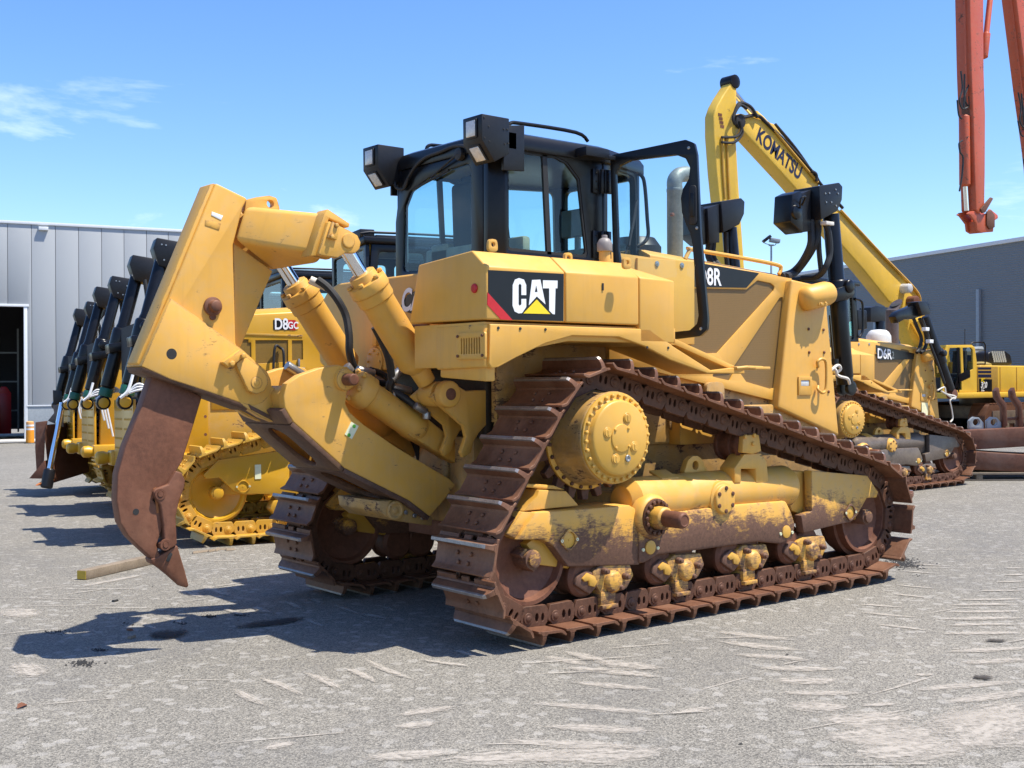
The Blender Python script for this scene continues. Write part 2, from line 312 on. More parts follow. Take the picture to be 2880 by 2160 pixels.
def sheets(name, strips, mat, label, z=.004):
    """each strip: list of (x, y, halfwidth) along its length"""
    me = bpy.data.meshes.new(name); vs, fs, uvs = [], [], []
    for q, st in enumerate(strips):
        n = len(st); base = len(vs)
        for i, (x, y, hw) in enumerate(st):
            a = Vector(st[max(i-1, 0)][:2]); b_ = Vector(st[min(i+1, n-1)][:2]); d = (b_-a).normalized(); nn = Vector((-d.y, d.x))
            zz = z+.00012*(q % 29)
            vs += [(x+nn.x*hw, y+nn.y*hw, zz), (x-nn.x*hw, y-nn.y*hw, zz)]
        for i in range(n-1):
            k = base+2*i; fs.append((k, k+1, k+3, k+2)); o = q*3.37
            u0, u1 = (i/(n-1))*.998+.001, ((i+1)/(n-1))*.998+.001
            qq = math.floor(o); uvs += [(u0+qq, .999+qq), (u0+qq, .001+qq), (u1+qq, .001+qq), (u1+qq, .999+qq)]
    me.from_pydata(vs, [], fs); ul = me.uv_layers.new(name='UVMap')
    for i, c in enumerate(uvs): ul.data[i].uv = c
    return tag(link(name, me, mat), label, 'marks', kind='stuff')
Z7 = (1440, 1560, 1.536); Z6 = (0, 1560, 1.536)
ZR['R7'] = Z7; ZR['R6'] = Z6
def gp(t, x, y): p = P(t, x, y, 2, 0); return p.x, p.y
def lens(t, x0, y0, x1, y1, w, bow=0, n=9):
    a, b_ = gp(t, x0, y0), gp(t, x1, y1); d = Vector((b_[0]-a[0], b_[1]-a[1])); nn = Vector((-d.y, d.x)); out = []
    for i in range(n):
        s = i/(n-1); k = max(.12, math.sin(math.pi*(.08+.84*s))**.8); out.append((a[0]+d.x*s+nn.x*bow*math.sin(math.pi*s), a[1]+d.y*s+nn.y*bow*math.sin(math.pi*s), 1.6*w*k))
    return out
pale = []
for (a, b_, c, d, w_) in [(1300,718,1760,704,.13),(1330,792,1900,764,.17),(1440,865,2020,828,.17),(1170,648,1470,664,.10),(1680,592,2230,548,.05),(1850,642,2260,588,.06),(1740,757,2240,632,.13),(1880,835,2290,680,.22),(1900,470,2260,448,.05),(1860,422,2260,404,.05),(1140,596,1520,600,.05),(1100,545,1450,546,.07),(1040,490,1430,499,.06),(950,432,1310,462,.06),(880,372,1260,418,.07),(860,330,1240,375,.06),(1840,345,2230,340,.05),(1840,310,2230,305,.04),(1830,282,2230,276,.05),(1850,250,2230,246,.04),(1880,222,2220,219,.04),(1900,196,2220,192,.035),(2000,160,2220,158,.03),(2080,120,2220,117,.03),(2120,60,2220,60,.03),(2120,90,2220,88,.03),
    (350,460,660,500,.08),(200,490,660,536,.06),(230,418,420,470,.05),(60,640,640,690,.05),(130,440,330,480,.05),(240,550,640,585,.05),(120,740,640,770,.06),(-60,800,560,830,.06),(0,870,700,850,.12),(-330,885,320,860,.1),(700,690,890,660,.03),(1730,523,1830,520,.03),(1500,655,1680,645,.03),(1990,705,2230,700,.05),(1560,300,1800,330,.03),(1500,250,1760,275,.03),(1480,215,1700,232,.03),(1640,170,1800,190,.03),(1640,130,1850,150,.025),(1700,40,1900,52,.025),(1660,70,1850,85,.025)]: pale.append(lens('R7', a, b_, c, d, w_, random.uniform(-.05, .05)))
for (a, b_, c, d, w_) in [(1310,510,1470,590,.035),(1110,530,1310,615,.03),(1010,580,1150,660,.03),(1480,490,1620,560,.03),(1580,455,1790,545,.03),(1810,455,2050,490,.03),(1960,415,2060,450,.025),(1560,255,1680,282,.04),(1230,200,1300,240,.035),(1100,225,1180,260,.035),(960,235,1060,270,.03),(700,270,800,305,.03),(600,290,680,330,.03),(1300,275,1400,320,.025),(870,130,1010,185,.05),(760,150,880,190,.04),(1330,190,1400,215,.03),(1640,222,1720,250,.03),(40,235,140,275,.13),(70,465,150,540,.09),(1120,845,1290,815,.05),(320,145,640,85,.05),(1700,700,1990,660,.05),(1690,745,1900,730,.05),(1540,885,1990,860,.07),(1430,215,1560,265,.025)]: pale.append(lens('R6', a, b_, c, d, w_, random.uniform(-.05, .05)))
for i in range(170):   # fainter scrapes further off
    x = random.uniform(-3.5, 9); y = random.uniform(-5.2, 3.5); a = random.uniform(-1.0, .1); l = random.uniform(.25, .9)
    pale.append([(x+math.cos(a)*l*s, y+math.sin(a)*l*s, random.uniform(.008, .02)) for s in (0, .33, .66, 1)])
sheets('scuff_marks', pale, sheet_mat('pale_scuff', (.36, .325, .275), (.50, .455, .39), (4, 10), .36, .20, .78), 'pale grouser scuffs and scrapes on the asphalt')
oil = [lens('R6', 640, 348, 815, 346, .13), lens('R6', 1000, 322, 1330, 275, .075), lens('R7', 1990, 535, 2080, 533, .05), lens('R7', 2030, 375, 2150, 376, .03)]
sheets('oil_stains', oil, sheet_mat('dark_oil', (.035, .03, .027), (.06, .052, .045), (2, 2), .30, .2, .9), 'dark oil stains on the asphalt below the ripper', .009)
def crumbs(name, centres, mat, label):
    m_ = MB()
    for (t, x, y, sx, n, s) in centres:
        for i in range(n):
            p = P(t, x+random.gauss(0, sx), y+random.gauss(0, sx*.22), 2, 0); r_ = s*random.uniform(.3, 1)
            m_.add([(p.x-r_, p.y, .002), (p.x, p.y-r_*.8, .002), (p.x+r_*.9, p.y+r_*.3, .002), (p.x, p.y+r_, .002), (p.x+r_*.1, p.y, r_*random.uniform(.6, 1.1))], [(0, 1, 4), (1, 2, 4), (2, 3, 4), (3, 0, 4)])
    return tag(m_.build(name, mat, bevel=0), label, 'crumbs', kind='stuff')
crumbs('dirt_crumbs', [('R6', 350, 472, 30, 130, .011), ('R6', 905, 268, 14, 90, .010), ('R6', 1045, 262, 12, 80, .010), ('R6', 430, 412, 16, 60, .009), ('R6', 240, 335, 30, 70, .008), ('R6', 790, 298, 12, 18, .014), ('R6', 545, 300, 20, 10, .012), ('R7', 1700, 45, 40, 260, .013), ('R7', 1680, 25, 30, 160, .012), ('R7', 1750, 90, 10, 6, .012), ('R7', 1190, 435, 6, 2, .012), ('R7', 985, 822, 5, 2, .012), ('R6', 1180, 325, 400, 60, .007), ('R7', 1000, 400, 500, 90, .006)], M['dark'], 'loose dark clods and crumbs on the asphalt')
M['wood'] = steel('weathered_wood', (.15, .115, .08), (.25, .20, .145), .85, 0, 2, bs=.2); M['woody'] = plain('yellow_sprayed_wood', (.5, .33, .04), .8)
a, b_ = P('H', 565, 1305, 2, 0), P('H', 1040, 1195, 2, 0); d = (b_-a).normalized(); ln = (b_-a).length
m_ = MB(Matrix.Translation(a) @ Matrix.Rotation(math.atan2(d.y, d.x), 4, 'Z')); m_.box(0, ln, -.045, .045, .002, .075); tim = m_.build('timber', M['wood'], bevel=.004)
tag(tim, 'squared weathered timber lying on the asphalt behind the ripper tooth', 'timber')
m_ = MB(m_.M); m_.box(-.004, -.0005, -.042, .042, .006, .071); m_.build('end_grain', M['woody'], tim, bevel=0)
for i, (x, y, l, an) in enumerate([(1330, 1125, .30, .2), (1490, 1110, .18, 1.0), (1520, 1100, .12, -.5), (1560, 1105, .10, .1), (1440, 1115, .09, .6)]):
    p = P('H', x, y, 2, 0); mm = MB(Matrix.Translation(p) @ Matrix.Rotation(an, 4, 'Z')); mm.add([(0, -.012, .003), (l, -.02, .003), (l*.95, .02, .003), (0, .014, .003), (.01, 0, .024), (l*.9, 0, .018)], [(0, 1, 5, 4), (1, 2, 5), (2, 3, 4, 5), (3, 0, 4)])
    tag(mm.build('wood_splinter', M['wood'], bevel=0), ['longest pale wood splinter beside the deep yellow track', 'broken wood splinter just under the deep yellow grousers', 'short crooked splinter of wood by the deep yellow track', 'thin splinter of wood right of the broken pieces', 'tiny splinter of wood between the larger ones'][i], 'splinter', 'wood splinters by the yellow track')
for (t, x, y, s, nm, lab, mt) in [('R6', 497, 203, .026, 'clod', 'small dark block of dirt beside the shadow edge', 'dark'), ('R6', 568, 361, .03, 'wood_chip', 'pale flat chip of wood inside the shadow', 'wood'), ('R6', 560, 328, .025, 'wood_chip', 'small dark flat chip in the shadow above the pale chip', 'rust'), ('R6', 95, 660, .035, 'dry_leaf', 'brown curled dry leaf on the sunlit asphalt', 'rust')]:
    p = P(t, x, y, 2, 0); mm = MB(Matrix.Translation(p) @ Matrix.Rotation(random.random()*3, 4, 'Z'))
    if nm == 'dry_leaf': mm.add([(-s, 0, .003), (-.2*s, -.55*s, .012), (.6*s, -.4*s, .008), (1.1*s, .05*s, .004), (.5*s, .5*s, .02), (-.3*s, .5*s, .018), (0, 0, .004)], [(0, 1, 6), (1, 2, 6), (2, 3, 6), (3, 4, 6), (4, 5, 6), (5, 0, 6)])
    else: mm.loft([[(-s, -s*.5, .002), (s, -s*.4, .002), (s*.9, s*.5, .002), (-s*.9, s*.45, .002)], [(-s*.8, -s*.4, s*.5), (s*.7, -s*.35, s*.6), (s*.7, s*.4, s*.45), (-s*.7, s*.4, s*.55)]])
    tag(mm.build(nm, M[mt], bevel=0), lab, {'clod': 'clod', 'wood_chip': 'chip', 'dry_leaf': 'leaf'}[nm])
# ================================================================ pale warehouse on the left
def panelmat(name, c, lines=0):
    m, t, b = new_mat(name); v = coords(t); n = noise(t, v, .5, 4); n2 = noise(t, v, 40, 4)
    cc = mixc(t, ramp(t, n, .3, .7), tuple(x*.985 for x in c), tuple(x*1.015 for x in c)); t.links.new(cc, b.inputs['Base Color']); b.inputs['Roughness'].default_value = .45
    if lines:
        wv = N(t, 'ShaderNodeTexWave', wave_type='BANDS', bands_direction='Z'); wv.inputs['Scale'].default_value = lines; t.links.new(v, wv.inputs['Vector']); bump(t, b, wv.outputs['Fac'], .5, .02)
    else: bump(t, b, n2, .05, .002)
    return m
M['wall'] = panelmat('light_grey_cladding', (.35, .365, .37)); M['trim'] = plain('white_metal_trim', (.66, .68, .69), .4, 0, .5, .03); M['plinth'] = plain('concrete_plinth', (.26, .29, .31), .85)
M['wall2'] = panelmat('dark_grey_cladding', (.16, .175, .185), 3.2); M['concrete'] = plain('pale_concrete', (.48, .46, .42), .85)
def gx(px): return None
HOR = 1072.0
B0 = at_depth('V', 0, 823, 48.4); B1 = at_depth('V', 400, 823, 51.7); B0.z = B1.z = gz(40.5)
ud = (B1-B0).normalized(); nd = Vector((-ud.y, ud.x, 0))
if nd.dot(_f) < 0: nd = -nd
MW = Matrix(((ud.x, nd.x, 0, B0.x), (ud.y, nd.y, 0, B0.y), (0, 0, 1, B0.z), (0, 0, 0, 1)))
def wpos(px):   # distance along the wall at photo column px
    d_ = _f + _r*((px-1440)/FPX); a = CAM_LOC-B0; det = d_.x*(-ud.y)-(-ud.x)*d_.y
    t_ = (-a.x*(-ud.y)-(-ud.x)*(-a.y))/det; return (CAM_LOC+d_*t_-B0).dot(ud)
H_W = 9.06
wh = thing('warehouse', 'light grey panelled warehouse with an open dark doorway', 'building', B0); wh.matrix_world = MW
xs = [wpos(p/2.458) for p in (57, 222, 388, 548, 707, 862, 1018, 1168)]; st = xs[1]-xs[0]
edges = [xs[0]-st*k for k in range(8, 0, -1)]+xs+[xs[-1]+st*k for k in range(1, 6)]
dx1 = wpos(167/2.458); dz = 5.46; PZ = 1.40
pm = {}
for a, b_ in zip(edges[:-1], edges[1:]):
    zb = PZ+.02
    if a < dx1-.05: zb = dz+.06
    key = (round(b_-a, 3), zb)
    if a < dx1 < b_:
        m_ = MB(); m_.prism([(.008, dz+.06), (dx1-a+.1, dz+.06), (dx1-a+.1, PZ+.02), (b_-a-.008, PZ+.02), (b_-a-.008, H_W-.12), (.008, H_W-.12)], 0, .08); me = m_.mesh('panel', .01)
    elif key not in pm:
        m_ = MB(); m_.box(.008, b_-a-.008, 0, .08, zb, H_W-.12); pm[key] = m_.mesh('panel', .01); me = pm[key]
    else: me = pm[key]
    o = link('wall_panel', me, M['wall'], wh); o.location = (a, 0, 0)
x0, x1 = edges[0], edges[-1]
MB().box(x0, x1, .09, .2, dz+.1, H_W-.13).box(dx1+.11, x1, .09, .2, 0, dz+.1).build('wall_backing', M['plinth'], wh, bevel=0)
MB().box(x0-.02, x1+.03, -.05, .35, H_W-.12, H_W).build('roof_trim', M['trim'], wh)
MB().box(x0, x1, .3, 18, H_W-.3, H_W-.16).box(x1-.12, x1, .21, 18, 0, H_W-.3).build('roof', M['plinth'], wh, bevel=0)
MB().box(dx1+.1, x1, -.02, .085, -.3, PZ).build('plinth', M['plinth'], wh); MB().box(dx1+.1, x1, -.05, -.021, PZ-.01, PZ+.05).build('plinth_flashing', M['trim'], wh)
MB().box(dx1, dx1+.13, -.03, .25, -.3, dz+.06).box(x0, dx1+.2, -.05, .25, dz+.061, dz+.16).build('door_frame', M['trim'], wh)
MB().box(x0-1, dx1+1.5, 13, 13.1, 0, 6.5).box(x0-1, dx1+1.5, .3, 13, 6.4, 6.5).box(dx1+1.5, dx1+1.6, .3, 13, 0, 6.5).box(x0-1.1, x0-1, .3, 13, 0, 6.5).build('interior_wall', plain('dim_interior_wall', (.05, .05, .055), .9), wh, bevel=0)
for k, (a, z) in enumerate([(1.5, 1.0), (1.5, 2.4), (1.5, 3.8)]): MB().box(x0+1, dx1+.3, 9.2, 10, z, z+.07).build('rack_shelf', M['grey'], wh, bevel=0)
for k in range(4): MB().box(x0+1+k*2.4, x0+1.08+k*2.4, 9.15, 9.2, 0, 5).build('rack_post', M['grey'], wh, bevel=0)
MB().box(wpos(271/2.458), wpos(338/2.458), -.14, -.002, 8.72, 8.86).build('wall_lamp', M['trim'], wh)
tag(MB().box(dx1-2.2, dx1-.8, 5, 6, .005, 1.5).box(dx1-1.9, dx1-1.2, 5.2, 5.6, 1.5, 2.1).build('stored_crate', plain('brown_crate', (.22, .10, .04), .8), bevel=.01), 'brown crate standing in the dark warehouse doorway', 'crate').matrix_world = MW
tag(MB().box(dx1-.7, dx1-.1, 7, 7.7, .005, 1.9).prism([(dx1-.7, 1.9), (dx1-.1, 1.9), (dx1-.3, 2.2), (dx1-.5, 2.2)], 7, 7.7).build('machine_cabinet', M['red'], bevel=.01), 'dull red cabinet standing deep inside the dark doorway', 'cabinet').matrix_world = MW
ap = MB().box(x0, dx1+.75, -1.5, .2, -.02, .05).build('door_apron', M['concrete']); ap.matrix_world = MW; tag(ap, 'pale concrete threshold strip before the warehouse door', 'threshold', kind='structure')
pb = at_depth('H', 208, 345, 46.8); pb.z = gz(pb.y); bo = thing('bollard', 'orange plastic bollard with white bands by the warehouse door', 'bollard', pb)
MB().lathe((0, 0, .03), (0, 0, 1), [(0, .16), (.5, .15), (.501, .0)]).build('post', plain('orange_plastic', (.75, .28, .01), .5), bo, bevel=0)
MB().lathe((0, 0, .0), (0, 0, 1), [(0, .24), (.03, .22)]).build('base', M['dark'], bo)
for k, z in enumerate((.532, .68)): MB().lathe((0, 0, z), (0, 0, 1), [(0, .15), (.065, .15)]).build('reflective_band', M['white'], bo, bevel=0)
MB().lathe((0, 0, .599), (0, 0, 1), [(0, .145), (.079, .145)]).lathe((0, 0, .747), (0, 0, 1), [(0, .145), (.10, .145), (.13, .1)]).build('cap', plain('pale_orange_plastic', (.70, .35, .12), .5), bo, bevel=0)
# ================================================================ dark warehouse on the right
C0 = at_depth('V', 2000/1.302, 823, 72.0); C1 = at_depth('V', 3100/1.302, 823, 43.7); C0.z = C1.z = 0
uc = (C1-C0).normalized(); nc = Vector((-uc.y, uc.x, 0)); nc = nc if nc.dot(_f) > 0 else -nc
MC = Matrix(((uc.x, nc.x, 0, C0.x), (uc.y, nc.y, 0, C0.y), (0, 0, 1, 0), (0, 0, 0, 1))); lc = (C1-C0).length+10
w2 = thing('warehouse', 'long dark grey warehouse behind the excavator on the right', 'building', C0); w2.matrix_world = MC
H2 = 7.28
MB().box(-2, lc, 0, .2, -1.8, H2-.16).build('wall', M['wall2'], w2, bevel=0)
MB().box(-2, lc+.1, -.08, .35, H2-.16, H2).build('roof_trim', M['trim'], w2); MB().box(-2, lc, .21, 25, H2-.5, H2-.2).build('roof', M['plinth'], w2, bevel=0)
def cpos(px):
    d_ = _f + _r*((px-1440)/FPX); a = CAM_LOC-C0; det = d_.x*(-uc.y)-(-uc.x)*d_.y
    t_ = (-a.x*(-uc.y)-(-uc.x)*(-a.y))/det; return (CAM_LOC+d_*t_-C0).dot(uc)
for px, z in ((2757, 5.35), (2603, 5.0), (2466, 4.7)): c_ = cpos(px); MB().box(c_-.09, c_+.09, -.14, -.002, -1.6, z).build('downpipe', M['grey'], w2)
# flood light on a mast
pl = at_depth('V', 1667, 823, 58); pl.z = 0; lm = thing('light_mast', 'slim floodlight mast rising far behind the engine hood', 'light mast', pl, YAW)
MB().lathe((0, 0, 0), (0, 0, 1), [(-1.7, .10), (8.15, .045)]).build('pole', M['grey'], lm)
MB().box(-.06, .06, -.12, .12, 8.15, 8.22).tube([(0, .35, 8.5), (0, .33, 8.3), (0, 0, 8.2), (0, -.2, 8.2), (0, -.25, 8.35)], .02).build('bracket', M['grey'], lm)
fl = MB(Matrix.Translation((0, .22, 8.5)) @ Matrix.Rotation(R(-38), 4, 'X')); fl.box(-.2, .2, -.22, .22, -.07, .07).build('floodlight', M['blackm'], lm, .01)
fl = MB(Matrix.Translation((0, -.17, 8.42)) @ Matrix.Rotation(R(10), 4, 'X')); fl.box(-.2, .2, -.24, .24, -.1, .08); o = fl.build('floodlight', M['grey'], lm, .01)
# ================================================================ tracked undercarriage shared by the bulldozers
def arc_path(circ, n):
    """closed belt round circles (x, z, r) given in travel order; returns n pin points"""
    pts = []; m = len(circ)
    for i in range(m):
        (x0, z0, r0), (x1, z1, r1), (xp, zp, rp) = circ[i], circ[(i+1) % m], circ[i-1]
        def nrm(ax, az, ar, bx, bz, br):
            dx, dz = bx-ax, bz-az; d = math.hypot(dx, dz); c = (ar-br)/d; s_ = math.sqrt(1-c*c); ux, uz = dx/d, dz/d
            return (ux*c+uz*s_, uz*c-ux*s_)
        na = nrm(xp, zp, rp, x0, z0, r0); nb = nrm(x0, z0, r0, x1, z1, r1)
        a0, a1 = math.atan2(na[1], na[0]), math.atan2(nb[1], nb[0])
        while a1 < a0: a1 += 2*math.pi
        k = max(2, int((a1-a0)/.05))
        for j in range(k+1): a = a0+(a1-a0)*j/k; pts.append((x0+r0*math.cos(a), z0+r0*math.sin(a)))
    L_ = [0]
    for i in range(len(pts)): p, q = pts[i], pts[(i+1) % len(pts)]; L_.append(L_[-1]+math.hypot(q[0]-p[0], q[1]-p[1]))
    tot = L_[-1]
    def f(s):
        s %= tot
        lo = 0
        for i in range(len(pts)):
            if L_[i+1] >= s: lo = i; break
        t = (s-L_[lo])/max(1e-9, L_[lo+1]-L_[lo]); p, q = pts[lo], pts[(lo+1) % len(pts)]; return p[0]+(q[0]-p[0])*t, p[1]+(q[1]-p[1])*t
    return f, tot
CIRC = [(.11, .5, .356), (3.48, .5, .356), (.635, 1.213, .372)]
PITCH_ = .216
def shoe_mesh(hw=.28):
    m = MB()
    prof = [(-.072, .050), (.084, .050), (.106, .060), (.126, .079), (.119, .089), (.098, .077), (.08, .067), (-.020, .068), (-.030, .078), (-.064, .078), (-.070, .068), (-.072, .066)]
    m.prism(prof, -hw, hw)
    for a, b_ in ((-hw, -.088), (-.034, .034), (.088, hw)): m.prism([(-.099, .047), (-.072, .050), (-.072, .066), (-.097, .061)], a, b_)
    st = lambda w_, h, t: [(-.047-t, -w_, h), (-.047+t, -w_, h), (-.047+t, w_, h), (-.047-t, w_, h)]
    m.loft([st(hw-.001, .077, .017), st(hw-.004, .105, .0145), st(hw-.018, .132, .0125), st(hw-.034, .145, .0105)])
    for u in (.02, .068):
        for v in (-.095, -.045, .045, .095)[:4]: pass
    for u, v in ((.012, -.065), (.012, .065), (.066, -.045), (.066, .045)): m.hexbolt((u, v, .067), (0, 0, 1), .014, .013)
    # re-map: prism put (u, w) in (x, z) already
    return m
def link_mesh():
    m = MB()
    for s in (-1, 1):
        o = [(-.10, -.05), (-.088, -.072), (.082, -.075), (.104, -.05), (.108, -.01), (.102, .03), (.085, .050), (-.072, .050), (-.09, .030), (-.108, .02), (-.112, -.02)]
        h = [ring(.018, -.002, .013, 8, .028), ring(.064, -.002, .011, 8, .026)]
        m.prism(o, s*.125, s*.088, 'y', h); m.lathe((-.052, s*.124, 0), (0, s, 0), [(0, .036), (.008, .034), (.008, .02), (.014, .016)], 12)
    m.cyl((-.108, -.09, 0), (-.108, .09, 0), .031, n=12); m.box(-.02, .09, -.088, .088, .036, .0501)
    return m
def make_track(root, yc, S, phase=0., n=44, circ=CIRC, hw=.28, name='track'):
    f, tot = arc_path(circ, n); sm, lm = S['shoe_mesh'], S['link_mesh']
    pin = [f(tot*(i/n)+phase) for i in range(n)]
    # the pin line is drawn as a thin inner belt (bushings) so that the chain is one part with shoes and links on it
    ch = MB()
    for x, z in pin: ch.cyl((x, yc-.075, z), (x, yc+.075, z), .027, n=10)
    tr = ch.build(name, S['m_link'], root, bevel=0)
    for i in range(n):
        (x0, z0), (x1, z1) = pin[i], pin[(i+1) % n]; u = Vector((x1-x0, 0, z1-z0)).normalized(); w_ = Vector((u.z, 0, -u.x)); v = w_.cross(u)
        c = Vector(((x0+x1)/2, yc, (z0+z1)/2)); mt = Matrix(((u.x, v.x, w_.x, c.x), (u.y, v.y, w_.y, c.y), (u.z, v.z, w_.z, c.z), (0, 0, 0, 1)))
        for nm, me in (('track_shoe', sm), ('track_link', lm)):
            o = link(nm, me, None, tr); o.matrix_local = mt
    return tr
def mesh_with(mb, mat, bevel, name, tip=None):
    me = mb.mesh(name, bevel, 1); me.materials.append(mat)
    if tip:
        me.materials.append(tip)
        for p in me.polygons:
            if p.center.z > .1335: p.material_index = 1
    return me
def bolt_ring(m, cx, cz, y, r, n, br, h, s=-1, a0=0):
    for i in range(n): a = a0+2*math.pi*i/n; m.hexbolt((cx+r*math.cos(a), y, cz+r*math.sin(a)), (0, s, 0), br, h)
def final_drive(root, s, S):
    """s=-1 right, +1 left; hub, cover, bolts, sprocket"""
    cx, cz = .635, 1.213; Y = lambda y: s*abs(y)
    m = MB(); teeth = []
    for i in range(20):
        for da, r_ in ((-.10, .335), (-.06, .40), (.06, .40), (.10, .335)): a = 2*math.pi*(i+.0)/20+da; teeth.append((cx+r_*math.cos(a), cz+r_*math.sin(a)))
    m.prism(teeth, Y(1.015), Y(1.065)); sp = m.build('sprocket', S['m_link'], root, .004, 1)
    m = MB(); m.lathe((cx, Y(1.06), cz), (0, s, 0), [(0, .335), (.022, .335), (.03, .30)], 40)
    sg = m.build('segment_ring', S['m_hub'], sp)
    m = MB(); bolt_ring(m, cx, cz, Y(1.082), .318, 25, .0135, .016, s); m.each('segment_bolt', S['m_link'], sp, .002)
    m = MB(); m.lathe((cx, Y(1.07), cz), (0, s, 0), [(0, .31), (.05, .305), (.09, .285), (.20, .277), (.25, .285), (.262, .283)], 48)
    hb = m.build('final_drive', S['m_case'], root)
    m = MB(); m.lathe((cx, Y(1.332), cz), (0, s, 0), [(0, .281), (.016, .279), (.018, .236), (.05, .228), (.058, .215)], 56)
    cv = m.build('hub_cover', S['m_hub'], hb, .003)
    for i in range(30):
        a = 2*math.pi*i/30+.05; mm = MB(); mm.hexbolt((cx+.259*math.cos(a), Y(1.348), cz+.259*math.sin(a)), (0, s, 0), .013, .020); mm.build('hub_bolt', S['m_hub'], hb, .002, 1)
    m = MB(); m.lathe((cx, Y(1.388), cz), (0, s, 0), [(0, .088), (.010, .084), (.010, .0)], 28)
    for i in range(4): a = R(48)+i*math.pi/2; m.hexbolt((cx+.078*math.cos(a), Y(1.392), cz+.078*math.sin(a)), (0, s, 0), .010, .014)
    m.build('centre_cap', S['m_hub'], hb, .002)
    for i, (r_, a) in enumerate(((.13, 68), (.122, 163), (.122, -28), (.135, -112), (.135, -68))):
        a = R(a); px, pz = cx+r_*math.cos(a), cz+r_*math.sin(a); mm = MB()
        mm.lathe((px, Y(1.391), pz), (0, s, 0), [(0, .034), (.004, .034), (.004, .027), (-.0, .027), (.009, .026), (.009, 0)] if i < 4 else [(0, .022), (.008, .021), (.008, .012), (.002, .010), (.002, 0)], 20)
        if i < 4: mm.box(px-.006, px+.006, *sorted((Y(1.4), Y(1.403))), pz-.016, pz+.016)
        mm.build('oil_plug', S['m_hub'] if i < 4 else M['alu'], hb, .0015, 1)
def idler(root, s, cx, cz, S, r=.282):
    m = MB(); Y = s*1.04
    m.lathe((cx, Y-.105, cz), (0, 1, 0), [(0, r-.02), (.0, r-.006), (.055, r), (.06, r+.026), (.15, r+.026), (.155, r), (.21, r-.006), (.21, r-.03), (.165, r-.045), (.125, r-.13), (.12, .06), (.09, .06), (.085, r-.13), (.045, r-.045), (0, r-.03), (0, r-.02)], 56, False)
    # close profile
    i = m.build('idler', S['m_idler'], root, 0, ang=30)
    m = MB(); m.lathe((cx, Y-.14, cz), (0, 1, 0), [(0, .06), (.28, .06)], 20); m.lathe((cx, Y-.16, cz), (0, 1, 0), [(0, .045), (.32, .045)], 16); m.build('hub', S['m_worn'], i)
    return i
def sided(s): return Matrix.Scale(1, 4) if s < 0 else Matrix.Scale(-1, 4, (0, 1, 0))
